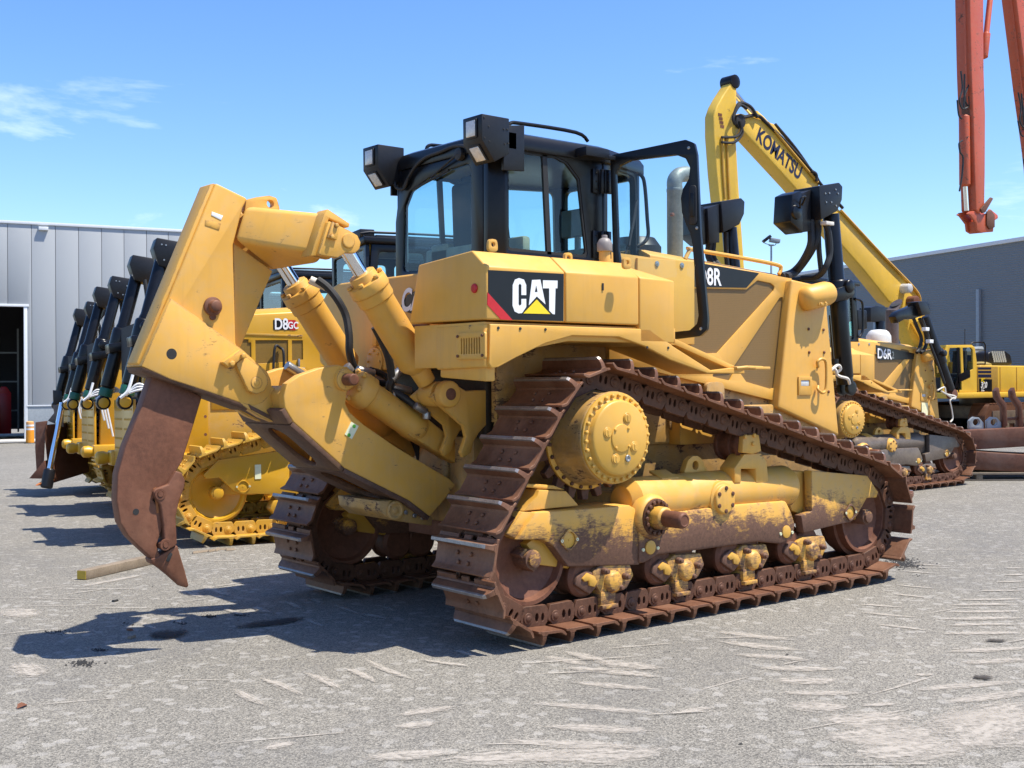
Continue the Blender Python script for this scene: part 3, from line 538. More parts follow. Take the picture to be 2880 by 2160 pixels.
def undercarriage(root, S, sides=(-1, 1), full=True, phase=.0):
    for s in sides:
        MS = sided(s)
        make_track(root, s*1.04, S, phase=phase+(0 if s < 0 else .13))
        final_drive(root, s, S); idler(root, s, .11, .5, S); idler(root, s, 3.48, .5, S)
        fr = MB(MS); W = S['m_worn']
        # roller frame: recoil tube, guards, brackets
        zt = P('F', 500, 485, 1, -1.04).z; xa, xb = P('E', 1650, 400, 1, -1.04).x, P('F', 1125, 500, 1, -1.04).x
        fr.lathe((xa, -1.04, zt-.155), (1, 0, 0), [(0, .10), (.06, .15), (.5, .155), (.52, .148), (.56, .148), (.58, .155), (xb-xa-.03, .155), (xb-xa, .14)], 32)
        tf = fr.build('track_frame', W, root, .006)
        def pp(name, t, y0, y1, pts, mat=W, r_=0, bev=.008):
            o = oy(t, y0, pts); o = rnd(o, r_) if r_ else o
            return MB(MS).prism(o, y0, y1).build(name, mat, tf, bev)
        pp('frame_guard', 'E', -1.19, -.9, [(985, 390), (1720, 335), (1765, 360), (1800, 600), (1800, 800), (1690, 803), (1240, 815), (1120, 650), (1045, 603), (845, 605)], bev=.012)
        pp('guard_nose', 'E', -1.16, -.92, [(880, 385), (985, 392), (845, 603), (755, 555)])
        pp('guard_bracket', 'E', -1.15, -.93, [(885, 382), (1000, 262), (1012, 215), (1225, 224), (1325, 338)], S['m_frame'])
        pp('bracket_plate', 'E', -1.13, -.95, [(860, 180), (935, 168), (1130, 180), (1222, 217), (1012, 207), (925, 196)], S['m_frame'])
        pp('frame_skirt', 'F', -1.205, -.9, [(-5, 830), (330, 800), (760, 745), (1140, 715), (1180, 800), (1210, 890), (1195, 1010), (1100, 1052), (920, 1035), (500, 1095), (150, 1135), (40, 1200), (-5, 1205)], bev=.02)
        pp('idler_guard', 'F', -1.19, -1.12, [(1335, 480), (1770, 520), (1855, 650), (1840, 690), (1765, 692), (1690, 830), (1640, 880), (1570, 892), (1275, 965), (1255, 830), (1340, 795)], bev=.006)
        pp('idler_yoke', 'F', -1.10, -.93, [(1080, 478), (1330, 487), (1335, 770), (1250, 825), (1180, 790)], S['m_frame'])
        pp('yoke_arm', 'F', -1.115, -.94, [(1300, 560), (1640, 700), (1720, 850), (1500, 900), (1280, 900)], S['m_frame'])
        for t, x, y in (('E', 1245, 605), ('F', 1635, 805)):
            p = P(t, x, y, 1, -1.195); mm = MB(MS); mm.prism(rnd([(p.x-.085, p.z), (p.x, p.z+.075), (p.x+.085, p.z), (p.x, p.z-.075)], .03), -1.19, -1.203, 'y', [ring(p.x, p.z, .05, 20)])
            pl_ = mm.build('cover_plate', W, tf, .003); mm = MB(MS); mm.cyl((p.x, -1.185, p.z), (p.x, -1.193, p.z), .0485, n=24).cyl((p.x, -1.193, p.z), (p.x, -1.197, p.z), .006, n=8); mm.build('cover_disc', S['m_hub'], pl_, .001)
            mm = MB(MS)
            for d_ in (-.062, .062): mm.lathe((p.x+d_, -1.2, p.z), (0, -1, 0), [(0, .010), (.006, .010), (.006, .005), (.002, .005)], 10)
            mm.each('cover_bolt', M['palest'], pl_, 0)
        for t, x, y, yy in (('E', 1878, 662, -1.208), ('F', 1138, 955, -1.207)):
            p = P(t, x, y, 1, yy); mm = MB(MS); mm.cyl((p.x, yy+.02, p.z), (p.x, yy-.006, p.z), .045, n=24); mm.build('cover_disc', S['m_hub'], tf, .002)
            mm = MB(MS)
            for d_ in (-.066, .066): mm.lathe((p.x+d_, yy+.01, p.z-.01), (0, -1, 0), [(0, .011), (.016, .011), (.016, .005), (.01, .005)], 10)
            mm.each('cover_bolt', M['palest'], tf, 0)
        # pivot shaft and recoil cap
        p = P('E', 1950, 432, 1, -1.27); e = P('E', 2085, 450, 1, -1.53)
        mm = MB(MS); mm.lathe((p.x, -1.15, p.z), (0, -1, 0), [(0, .15), (.06, .145), (.085, .125)], 32); bs_ = mm.build('pivot_boss', W, tf)
        mm = MB(MS); mm.lathe((p.x, -1.22, p.z), (0, -1, 0), [(0, .122), (.03, .12), (.032, .085), (.02, .075)], 32); bolt_ring(mm, p.x, p.z, -1.252, .102, 16, .015, .016); mm.build('bolt_ring', S['m_link'], bs_, .003)
        mm = MB(MS); mm.lathe((p.x, -1.22, p.z), (0, -1, 0), [(0, .075), (.10, .072), (.11, .06)], 28); mm.build('shaft_collar', W, bs_)
        mm = MB(MS); mm.lathe((p.x, -1.32, p.z), (0, -1, 0), [(0, .054), (.15, .052), (.165, .044), (.17, .036), (.165, .03)], 28); mm.build('pivot_shaft', S['m_idler'], bs_)
        p = P('F', 660, 705, 1, -1.22); mm = MB(MS); mm.lathe((p.x, -1.15, p.z), (0, -1, 0), [(0, .125), (.05, .12), (.055, .10), (.075, .098), (.082, .09)], 32); rc = mm.build('recoil_cap', S['m_frame'], tf)
        mm = MB(MS); bolt_ring(mm, p.x, p.z, -1.224, .078, 6, .017, .014, a0=.5); mm.each('cap_bolt', S['m_link'], rc, .003)
        # access plate, lifting lug
        p0, p1 = P('F', 120, 510, 1, -1.06), P('F', 320, 580, 1, -1.16); mm = MB(MS); mm.loft([[(p0.x, -1.0, zt+.012), (p0.x+.16, -1.0, zt+.012), (p0.x+.16, -1.12, zt-.035), (p0.x, -1.12, zt-.035)], [(p0.x, -1.0, zt+.03), (p0.x+.16, -1.0, zt+.03), (p0.x+.16, -1.12, zt-.017), (p0.x, -1.12, zt-.017)]]); mm.build('access_plate', W, tf)
        hl_ = P('F', 432, 440, 1, -1.03); MB(MS).prism(rnd(oy('F', -1.03, [(340, 505), (375, 400), (410, 368), (450, 366), (480, 390), (535, 505)]), .02), -1.03, -.985, 'y', [ring(hl_.x, hl_.z, .032, 16)]).build('lifting_lug', S['m_frame'], tf, .005)
        # carrier roller with its stand
        p = P('F', 745, 275, 1, -1.04)
        mm = MB(MS); mm.lathe((p.x, -1.15, p.z), (0, 1, 0), [(0, .05), (.0, .115), (.03, .118), (.035, .098), (.085, .096), (.09, .112), (.13, .112), (.135, .096), (.19, .098), (.195, .118), (.22, .115), (.22, .05)], 36)
        cro = mm.build('carrier_roller', S['m_idler'], tf, 0, ang=30)
        mm = MB(MS); mm.prism(oy('F', -1.17, [(775, 340), (785, 210), (835, 200), (905, 200), (925, 330), (860, 350)]), -1.195, -1.15); bk = mm.build('roller_block', S['m_frame'], cro, .008)
        mm = MB(MS)
        for x, y in ((815, 215), (885, 205), (875, 270)): q = P('F', x, y, 1, -1.195); mm.hexbolt((q.x, -1.194, q.z), (0, -1, 0), .016, .016)
        mm.each('block_bolt', S['m_frame'], cro, .002)
        MB(MS).prism(oy('F', -1.17, [(725, 575), (722, 460), (800, 352), (930, 342), (975, 410), (988, 570), (890, 575), (890, 466), (775, 466), (775, 575)]), -1.185, -1.05).build('roller_stand', S['m_frame'], tf, .008)
        # bogies: bottom rollers, brackets, caps
        ref = P('E', 1600, 930, 1, -1.2)
        for k, (t, x, y) in enumerate((('E', 1600, 930), ('F', 370, 1235), ('F', 890, 1150), ('F', 1352, 1085))):
            c = P(t, x, y, 1, -1.2); T = MS @ Matrix.Translation((c.x-ref.x, 0, 0)); B = MB(T)
            B.prism(oy('E', -1.18, [(1430, 850), (1490, 800), (1720, 785), (1752, 880), (1695, 985), (1612, 1015), (1608, 1125), (1500, 1140), (1482, 1000), (1440, 930)]), -1.18, -1.02)
            bg_ = B.build('bogie', S['m_bogie'], root, .012)
            B = MB(T); B.lathe((ref.x, -1.17, ref.z), (0, -1, 0), [(0, .075), (.02, .072), (.045, .055), (.05, .0)], 24); B.build('bogie_cap', S['m_bogie'], bg_)
            B = MB(T)
            for (x_, y_) in ((1528, 848), (1640, 972), (1690, 888)): q = P('E', x_, y_, 1, -1.2); B.lathe((q.x, -1.17, q.z), (0, -1, 0), [(0, .022), (.045, .020), (.048, .015), (.062, .014)], 10)
            B.each('bogie_bolt', S['m_worn'], bg_, .002)
            q0, q1 = P('E', 1490, 1140, 1, -1.19), P('E', 1612, 1118, 1, -1.19); B = MB(T); B.box(q0.x, q1.x, -1.21, -1.06, q0.z-.004, q0.z+.022).box(q0.x+.005, q1.x-.005, -1.19, -1.08, q0.z+.022, q0.z+.10); B.build('track_guide', S['m_bogie'], bg_, .004)
            B = MB(T); B.prism(oy('E', -1.17, [(1288, 955), (1305, 890), (1372, 838), (1420, 850), (1470, 915), (1462, 965), (1405, 1032), (1340, 990)]), -1.175, -1.09); B.build('roller_clamp', W, bg_, .012)
            B = MB(T); B.prism(oy('E', -1.18, [(1345, 905), (1385, 860), (1440, 885), (1462, 930), (1440, 970), (1400, 960), (1395, 920), (1365, 930)]), -1.187, -1.165); B.build('clamp_face', S['m_hub'], bg_, .004)
            for dx in (-.215, .0):
                B = MB(T); B.lathe((ref.x+dx+.01, -1.15, .345), (0, 1, 0), [(0, .04), (0, .105), (.02, .128), (.045, .128), (.05, .112), (.17, .112), (.175, .128), (.2, .128), (.22, .105), (.22, .04)], 32); B.build('track_roller', S['m_idler'], bg_, 0, ang=30)
        B = MB(MS); B.prism(oy('E', -1.12, [(915, 640), (960, 600), (1045, 606), (1120, 655), (1180, 780), (1290, 815), (1290, 835), (1020, 800)]), -1.12, -.95); B.build('idler_arm', S['m_hub'], tf, .008)
        B = MB(MS); B.prism(oy('E', -1.14, [(850, 720), (905, 665), (1025, 775), (965, 860)]), -1.15, -1.0); B.build('idler_clamp', W, tf, .01)
def style(shoe, lnk, frame, worn, hub, idl, bogie, case, tip=None):
    S = dict(m_shoe=shoe, m_link=lnk, m_frame=frame, m_worn=worn, m_hub=hub, m_idler=idl, m_bogie=bogie, m_case=case)
    S['shoe_mesh'] = mesh_with(shoe_mesh(), shoe, .003, 'track_shoe', tip); S['link_mesh'] = mesh_with(link_mesh(), lnk, .002, 'track_link'); return S
# ================================================================ main bulldozer
DZ = thing('bulldozer', 'faded yellow bulldozer with rusty tracks, raised ripper and open cab door, nearest', 'bulldozer', (0, 0, 0))
ST = style(M['track'], M['track2'], M['yel'], M['yel_worn'], M['yel_hub'], M['rust'], paint('bogie_worn_shaded_paint', YEL, .52, .4, .72, (.12, .062, .036), soft=.14, edge=.5), M['yel_grime'], M['bright'])  # bogie chips: brown wear, raised further to paint in the track frame's shade
undercarriage(DZ, ST, phase=.047)
for o in DZ.children:      # grouser tips rubbed bare are part of the shoe material
    pass
def pane(name, pts3, parent, mat=None):
    n = (Vector(pts3[1])-Vector(pts3[0])).cross(Vector(pts3[2])-Vector(pts3[0])).normalized()*.003
    return MB().loft([[Vector(p)-n for p in pts3], [Vector(p)+n for p in pts3]]).build(name, mat or M['glass'], parent, bevel=0)
def Pp(t, x, y, p0, n):
    o = ZR[t]; d = _f + _r*((o[0]+x/o[2]-1440)/FPX) + _u*((1080-o[1]-y/o[2])/FPX); return CAM_LOC + d*((Vector(p0)-CAM_LOC).dot(n)/d.dot(n))
# ---- chassis
c_ = MB(); c_.box(.34, 3.75, -.56, .56, .62, 1.50); c_.box(1.0, 3.6, -.615, .615, 1.10, 1.37); ch = c_.build('chassis', M['yel_grime'], DZ, .02); MB().box(.24, .339, -.55, .55, 1.2, 1.75).build('gear_case', M['dirt'], ch, .02); MB().box(.22, .339, -.45, .45, .62, 1.199).lathe((.22, 0, .98), (-1, 0, 0), [(0, .2), (.05, .19), (.06, .14)], 28).build('case_cover', M['yel_grime'], ch, .02)
MB().box(.3, 3.6, -.42, .42, .5, .618).build('belly_guard', M['rust'], ch)
MB().box(1.0, 1.35, -1.0, 1.0, .62, .82).build('cross_shaft', M['yel_grime'], ch); MB().box(2.6, 2.8, -1.0, 1.0, .6, .85).build('equalizer_bar', M['yel_grime'], ch)
for s in (-1, 1):
    m = MB(sided(s)); m.lathe((.635, -.58, 1.213), (0, -1, 0), [(0, .36), (.2, .33), (.42, .30)], 32); m.build('axle_housing', M['yel_grime'], ch)
for (x, z, r_) in ((2.35, 1.33, .075), (1.95, 1.25, .06)):
    m = MB(); m.prism(rnd([(x-.1, z+.22), (x+.1, z+.22), (x+.1, z-.02), (x, z-.13), (x-.1, z-.02)], .06), -.601, -.64); m.cyl((x, -.63, z-.02), (x, -.655, z-.02), .03); m.build('tie_down_bracket', M['yel_grime'], ch)
m = MB(); p0, p1 = P('F', 240, 60, 1, -.63), P('F', 540, 260, 1, -.63); m.box(p0.x, p1.x, -.72, -.602, p1.z, p0.z-.03); m.build('battery_step', M['yel'], ch)
# ---- rear centre tank with flange
m = MB(); m.prism([(-.60, 1.66), (-.60, 2.265), (.80, 2.265), (.93, 2.23), (1.06, 2.12), (1.10, 1.95), (1.06, 1.7), (.9, 1.62)], -.05, .34, 'x'); tk = m.build('rear_tank', M['yel'], DZ, .02, 3)
p = P('A', 2085, 1485, 0, -.055); m = MB(); m.lathe((-.05, p.y, p.z), (-1, 0, 0), [(0, .10), (.012, .098)], 28)
for i in range(8): a = i*math.pi/4; m.hexbolt((-.062, p.y+.075*math.cos(a), p.z+.075*math.sin(a)), (-1, 0, 0), .009, .01)
m.build('tank_flange', M['yel'], tk, .002)
pts = ox('C', -.0535, [(322, 1170), (372, 1146), (372, 1295), (268, 1262)]); m = MB(); m.prism(pts, -.0535, -.051, 'x'); m.build('decal', M['decal'], tk, 0)
a = P('C', 282, 1272, 0, -.056); text('CAT', .145, M['white'], a, (0, -1, .02), (0, -.18, 1), 'lettering', tk, .03, .8)
m = MB(); m.box(-.075, -.052, -.35, .1, 1.915, 1.93); m.build('tank_trim', M['rust'], tk)
p = P('A', 2090, 1250, 0, -.06); m = MB(); m.prism(rnd([(p.y-.03, p.z-.1), (p.y+.03, p.z-.1), (p.y+.03, p.z+.1), (p.y-.03, p.z+.1)], .01), -.075, -.051, 'x'); m.build('grab_plate', M['yel'], tk)
# ---- right tank, boxes, fender
YF = -1.32
sec = [(-.555, 1.915), (-.655, 2.265), (-1.19, 2.305), (-1.32, 2.205), (-1.32, 1.908)]
for s in (-1, 1):
    MS = sided(s)
    if s > 0: m = MB(MS); m.prism(sec, .34, .35, 'x'); t1 = DZ
    else: m = MB(MS); m.prism(sec, -.346, .243, 'x'); t1 = m.build('side_tank', M['yel_clean'], DZ, .010, 3)
    m = MB(MS); m.prism([(-.60, 1.915), (-.64, 2.27), (-1.19, 2.305), (-1.32, 2.205), (-1.32, 1.908)], .251 if s < 0 else .36, .860, 'x'); t2 = m.build('tool_box', M['yel_clean'], DZ, .010, 3)
    m = MB(MS); m.loft([[(.867, -.62, 1.80), (.867, -.66, 2.27), (.867, -1.17, 2.29), (.867, -1.32, 2.205), (.867, -1.32, 1.80)], [(1.20, -.62, 1.80), (1.20, -.66, 2.20), (1.20, -1.13, 2.21), (1.18, -1.32, 2.20), (1.18, -1.32, 1.80)]]); t3 = m.build('step_box', M['yel_clean'], DZ, .010, 3)
    # fender skirt
    out = oy('C', YF, [(838, 1352), (1835, 1384), (1850, 1400), (1965, 1480), (1975, 1490), (2212, 1640)]) + [(1.86, 1.655), (1.87, 1.605)] + oy('C', YF, [(2190, 1659), (1960, 1575), (1800, 1490), (1640, 1432), (1350, 1424), (1180, 1473), (1000, 1560), (890, 1620), (850, 1628), (832, 1600)])
    if s > 0: out = [(.36, 1.89), (1.18, 1.89), (1.87, 1.65), (1.86, 1.60), (1.2, 1.70), (.9, 1.81), (.36, 1.8)]
    m = MB(MS); m.prism(out, YF, YF+.03); fd = m.build('fender', M['yel_clean'], DZ, .006, 3)
    m = MB(MS); m.box(-.34 if s < 0 else .36, 1.22, YF+.031, -.6, 1.79 if s < 0 else 1.855, 1.897) if s > 0 else m.prism([(-.34, 1.64), (-.34, 1.897), (1.22, 1.897), (1.22, 1.79), (.9, 1.80), (.3, 1.80), (-.05, 1.74)], YF+.031, -.6); m.loft([[(1.19, YF+.031, 1.80), (1.19, -.62, 1.80), (1.19, -.62, 1.84), (1.19, YF+.031, 1.84)], [(1.86, YF+.031, 1.605), (1.86, -.68, 1.605), (1.86, -.68, 1.64), (1.86, YF+.031, 1.64)]]); m.build('fender_top', M['yel_clean'], fd)
    m = MB(MS)
    for x in ((-.26, -.1, .09, .93, 1.12) if s < 0 else (.5, .93, 1.12)): m.lathe((x, YF-.0005, 1.862 if x < .8 else 1.77), (0, -1, 0), [(0, .009), (.004, .008)], 10)
    m.each('fender_bolt', M['dark'], fd, 0)
    m = MB(MS); m.tube([(1.72, YF-.05, 1.64), (1.80, YF-.07, 1.648), (2.2, -1.20, 1.648)], .012, smooth=0); m.prism(rnd([(1.74, -1.34), (2.2, -1.28), (2.22, -1.1), (1.86, -1.1)], .03), 1.635, 1.655, 'z'); m.build('step_plate', M['yel'], fd, .004)
    # rear box under the tank with louvre
    if s > 0: continue
    m = MB(MS); m.prism([(-1.30, 1.64), (-1.30, 1.885), (-.832, 1.885), (-.832, 1.63)], -.345, -.28, 'x'); rb = m.build('rear_box', M['yel'], DZ, .012, 3)
    m = MB(MS); m.prism([(-1.28, 1.56), (-1.28, 1.70), (-.838, 1.70), (-.838, 1.585)], -.32, -.25, 'x'); m.build('inner_wheelhouse', M['yel'], rb, .01); m = MB(MS); m.box(.25, 1.2, -.66, -.6, 1.3, 1.8); m.build('wheelhouse_wall', M['yel_grime'], rb)
    if s < 0:
        q = ox('C', -.352, [(632, 1408), (812, 1388), (812, 1572), (640, 1585)]); xs_ = sorted(p[0] for p in q); zs = sorted(p[1] for p in q); y0, y1, z0, z1 = xs_[0], xs_[-1], zs[0]+.01, zs[-1]-.01
        slots = []; n = 8
        for i in range(n): a = y0+.04+(y1-y0-.08)*(i+.18)/n; b2 = y0+.04+(y1-y0-.08)*(i+.75)/n; slots.append(rnd([(a, z0+.03), (b2, z0+.03), (b2, z1-.03), (a, z1-.03)], .006, 3))
        m = MB(); m.prism(rnd([(y0, z0), (y1, z0), (y1, z1), (y0, z1)], .015), -.361, -.3458, 'x', slots); lv = m.build('louvre', M['yel'], rb, .001)
        m = MB(); m.box(-.3455, -.3452, y0+.03, y1-.03, z0+.022, z1-.022); m.build('louvre_backing', M['dark'], lv, 0)
        m = MB()
        for a in (y0+.02, y1-.02):
            for b2 in (z0+.02, z1-.02): m.hexbolt((-.361, a, b2), (-1, 0, 0), .009, .01)
        m.each('louvre_bolt', M['rust'], lv, .001)
        p = P('C', 738, 1130, 0, -.352); m = MB(); m.lathe((-.346, p.y, p.z), (-1, 0, 0), [(0, .028), (.012, .026), (.014, .02)], 24); m.build('reflector', M['red'], t1)
        # big decal
        yd = YF-.0025; d_ = oy('C', yd, [(826, 1016), (1296, 1040), (1294, 1334), (975, 1326), (826, 1160)]); m = MB(); m.prism(d_, yd, YF-.0002); dc = m.build('decal', M['decal'], t1, 0)
        m = MB(); m.prism(oy('C', yd-.001, [(822, 1155), (978, 1328), (905, 1324), (820, 1232)]), yd-.001, YF-.0002); m.build('decal_stripe', M['red'], dc, 0)
        yl = yd-.0018
        LC = [(1062, 1172), (1062, 1110), (1048, 1076), (1018, 1066), (992, 1076), (978, 1110), (977, 1238), (990, 1274), (1015, 1286), (1036, 1284), (1062, 1246), (1062, 1196), (1032, 1196), (1032, 1230), (1022, 1240), (1014, 1230), (1014, 1112), (1022, 1100), (1032, 1110), (1032, 1172)]
        LA = [(1098, 1078), (1150, 1076), (1182, 1230), (1128, 1180), (1078, 1236)]
        LT = [(1166, 1080), (1257, 1082), (1256, 1130), (1244, 1130), (1240, 1292), (1226, 1290), (1205, 1268), (1205, 1130), (1166, 1130)]
        for nm, pts_ in (('letter', LC), ('letter', LA), ('letter', LT)): m = MB(); m.prism(oy('C', yl, pts_), yl, YF-.0003, 'y'); m.build(nm, M['white'], dc, 0)
        m = MB(); m.prism(oy('C', yl-.0006, [(1116, 1152), (1124, 1112), (1132, 1152)]), yl-.0008, yd-.0002); m.build('letter_counter', M['decal'], dc, 0)
        m = MB(); m.prism(oy('C', yl-.001, [(1128, 1200), (1212, 1290), (1046, 1286)]), yl-.001, YF-.0003); m.build('triangle_mark', M['ytri'], dc, 0)
        m = MB(); m.prism(oy('C', YF-.006, [(1536, 1098), (1545, 1098), (1545, 1143), (1536, 1143)]), YF-.006, YF+.001); m.build('latch_slot', M['dark'], t2, 0)
# filler cap, lifting eyes on the top
p = P('C', 1550, 985, 2, 2.29); m = MB(); m.lathe((p.x, p.y, 2.24), (0, 0, 1), [(0, .038), (.14, .036)], 20); fn = m.build('filler_neck', M['yel'], t2)
fn.parent = DZ; m = MB(); m.lathe((p.x, p.y, 2.375), (0, 0, 1), [(0, .048), (.05, .048), (.075, .035), (.085, .02)], 20); m.cyl((p.x, p.y, 2.455), (p.x, p.y, 2.478), .018); m.build('filler_cap', plain('grey_cap', (.25, .22, .2), .5), fn)
for x, y, zz in ((1320, 960, 2.29), (1685, 990, 2.26), (850, 880, 2.305)):
    p = P('C', x, y, 2, zz); m = MB(); m.prism(rnd([(p.x-.035, zz-.02), (p.x+.035, zz-.02), (p.x+.03, zz+.05), (p.x-.03, zz+.05)], .025), p.y-.01, p.y+.01, 'y', [ring(p.x, zz+.02, .014, 12)]); m.build('lifting_eye', M['yel'], DZ, .002)
# ---- hood and engine side screens
for s in (-1, 1):
    MS = sided(s); yh = -.60
    side = oy('I', yh, [(-420, 470), (520, 600), (737, 640), (650, 1420), (0, 1260), (-420, 1160)])
    m = MB(MS); scr1 = oy('I', yh, [(-100, 705), (190, 702), (450, 708), (520, 650), (605, 668), (632, 690), (622, 720), (268, 1112), (168, 1115), (-100, 1100)]); scr2 = oy('I', yh, [(660, 762), (682, 752), (690, 800), (626, 1335), (600, 1340), (448, 1295), (388, 1206), (345, 1288), (232, 1262), (245, 1232), (352, 1225)])
    m.prism(side, yh, yh+.035, 'y', [rnd(scr1, .02), rnd(scr2, .02)]); es = m.build('engine_side', M['yel_clean'], DZ, .003)
    for sc in (scr1, scr2): m = MB(MS); m.prism(sc, yh+.012, yh+.02); m.build('side_screen', M['perf'], es, 0)
    if s < 0:
        dpts = oy('I', yh-.003, [(-100, 540), (180, 545), (530, 605), (450, 698), (-100, 690)]); m = MB(); m.prism(dpts, yh-.003, yh-.0005); dc2 = m.build('decal', M['decal'], es, 0)
        a = P('I', 138, 672, 1, yh-.006); b_ = P('I', 300, 678, 1, yh-.006); text('D8R', .125, M['white'], a, (1, 0, 0), (0, 0, 1), 'lettering', dc2, .022, .80, thick=.0)
    # rear hood part seen through the door glass
    m = MB(MS); q = oy('C', -.62, [(1755, 938), (2110, 962), (2110, 1480), (1755, 1480)]); m.prism(q, -.62, -.55); hb = m.build('hood_rear_panel', M['yel_clean'], DZ, .006)
    m = MB(MS)
    for x, y in ((1875, 978), (2030, 988)): p = P('C', x, y, 1, -.621); m.lathe((p.x, -.62, p.z), (0, -1, 0), [(0, .022), (.006, .02), (.008, .008), (.012, .008)], 14)
    m.each('panel_bolt', M['alu'], hb, 0)
    m = MB(MS); m.tube([P('C', 2050, 950, 1, -.5), P('C', 2080, 890, 1, -.5), P('I', 100, 455, 1, -.5), P('I', 400, 505, 1, -.5), P('I', 640, 552, 1, -.5), P('I', 668, 580, 1, -.5), P('I', 655, 612, 1, -.5)], .016, smooth=5); m.build('hand_rail', M['yel'], DZ, 0)
zt0 = P('I', 180, 545, 1, -.6).z; zt1 = P('I', 737, 640, 1, -.6).z; xh1 = P('I', 737, 640, 1, -.6).x
m = MB(); m.loft([[(1.74, -.6, 1.5), (1.74, -.6, 2.47), (1.74, -.45, 2.52), (1.74, .45, 2.52), (1.74, .6, 2.47), (1.74, .6, 1.5)], [(xh1-.005, -.595, 1.5), (xh1-.005, -.595, zt1), (xh1-.005, -.45, zt1+.045), (xh1-.005, .45, zt1+.045), (xh1-.005, .595, zt1), (xh1-.005, .595, 1.5)]])
for v in m.v:
    if abs(abs(v.y)-.6) < .02: v.y *= .93
hd = m.build('hood', M['yel_clean'], DZ, .01)
m = MB(); m.lathe((2.15, 0, 2.4), (0, 0, 1), [(0, .20), (.2, .2), (.27, .15), (.28, .05)], 28); m.build('pre_cleaner', M['blackm'], hd)
m = MB(); m.lathe((2.49, -.1, 2.45), (0, 0, 1), [(0, .063), (.6, .063), (.605, .066), (.63, .066)], 24); q = m.build('exhaust_stack', M['exh'], hd)
m = MB(); c0 = Vector((2.49, -.1, 3.08)); m.tube([c0, c0+Vector((0, 0, .06)), c0+Vector((.05, .0, .11)), c0+Vector((.14, 0, .13))], .062, 18, 5); m.build('stack_elbow', M['exh'], q, 0)
m = MB(); m.cyl((2.40, -.14, 2.86), (2.40, -.17, 2.86), .014); m.build('stack_clamp', M['rust'], q)
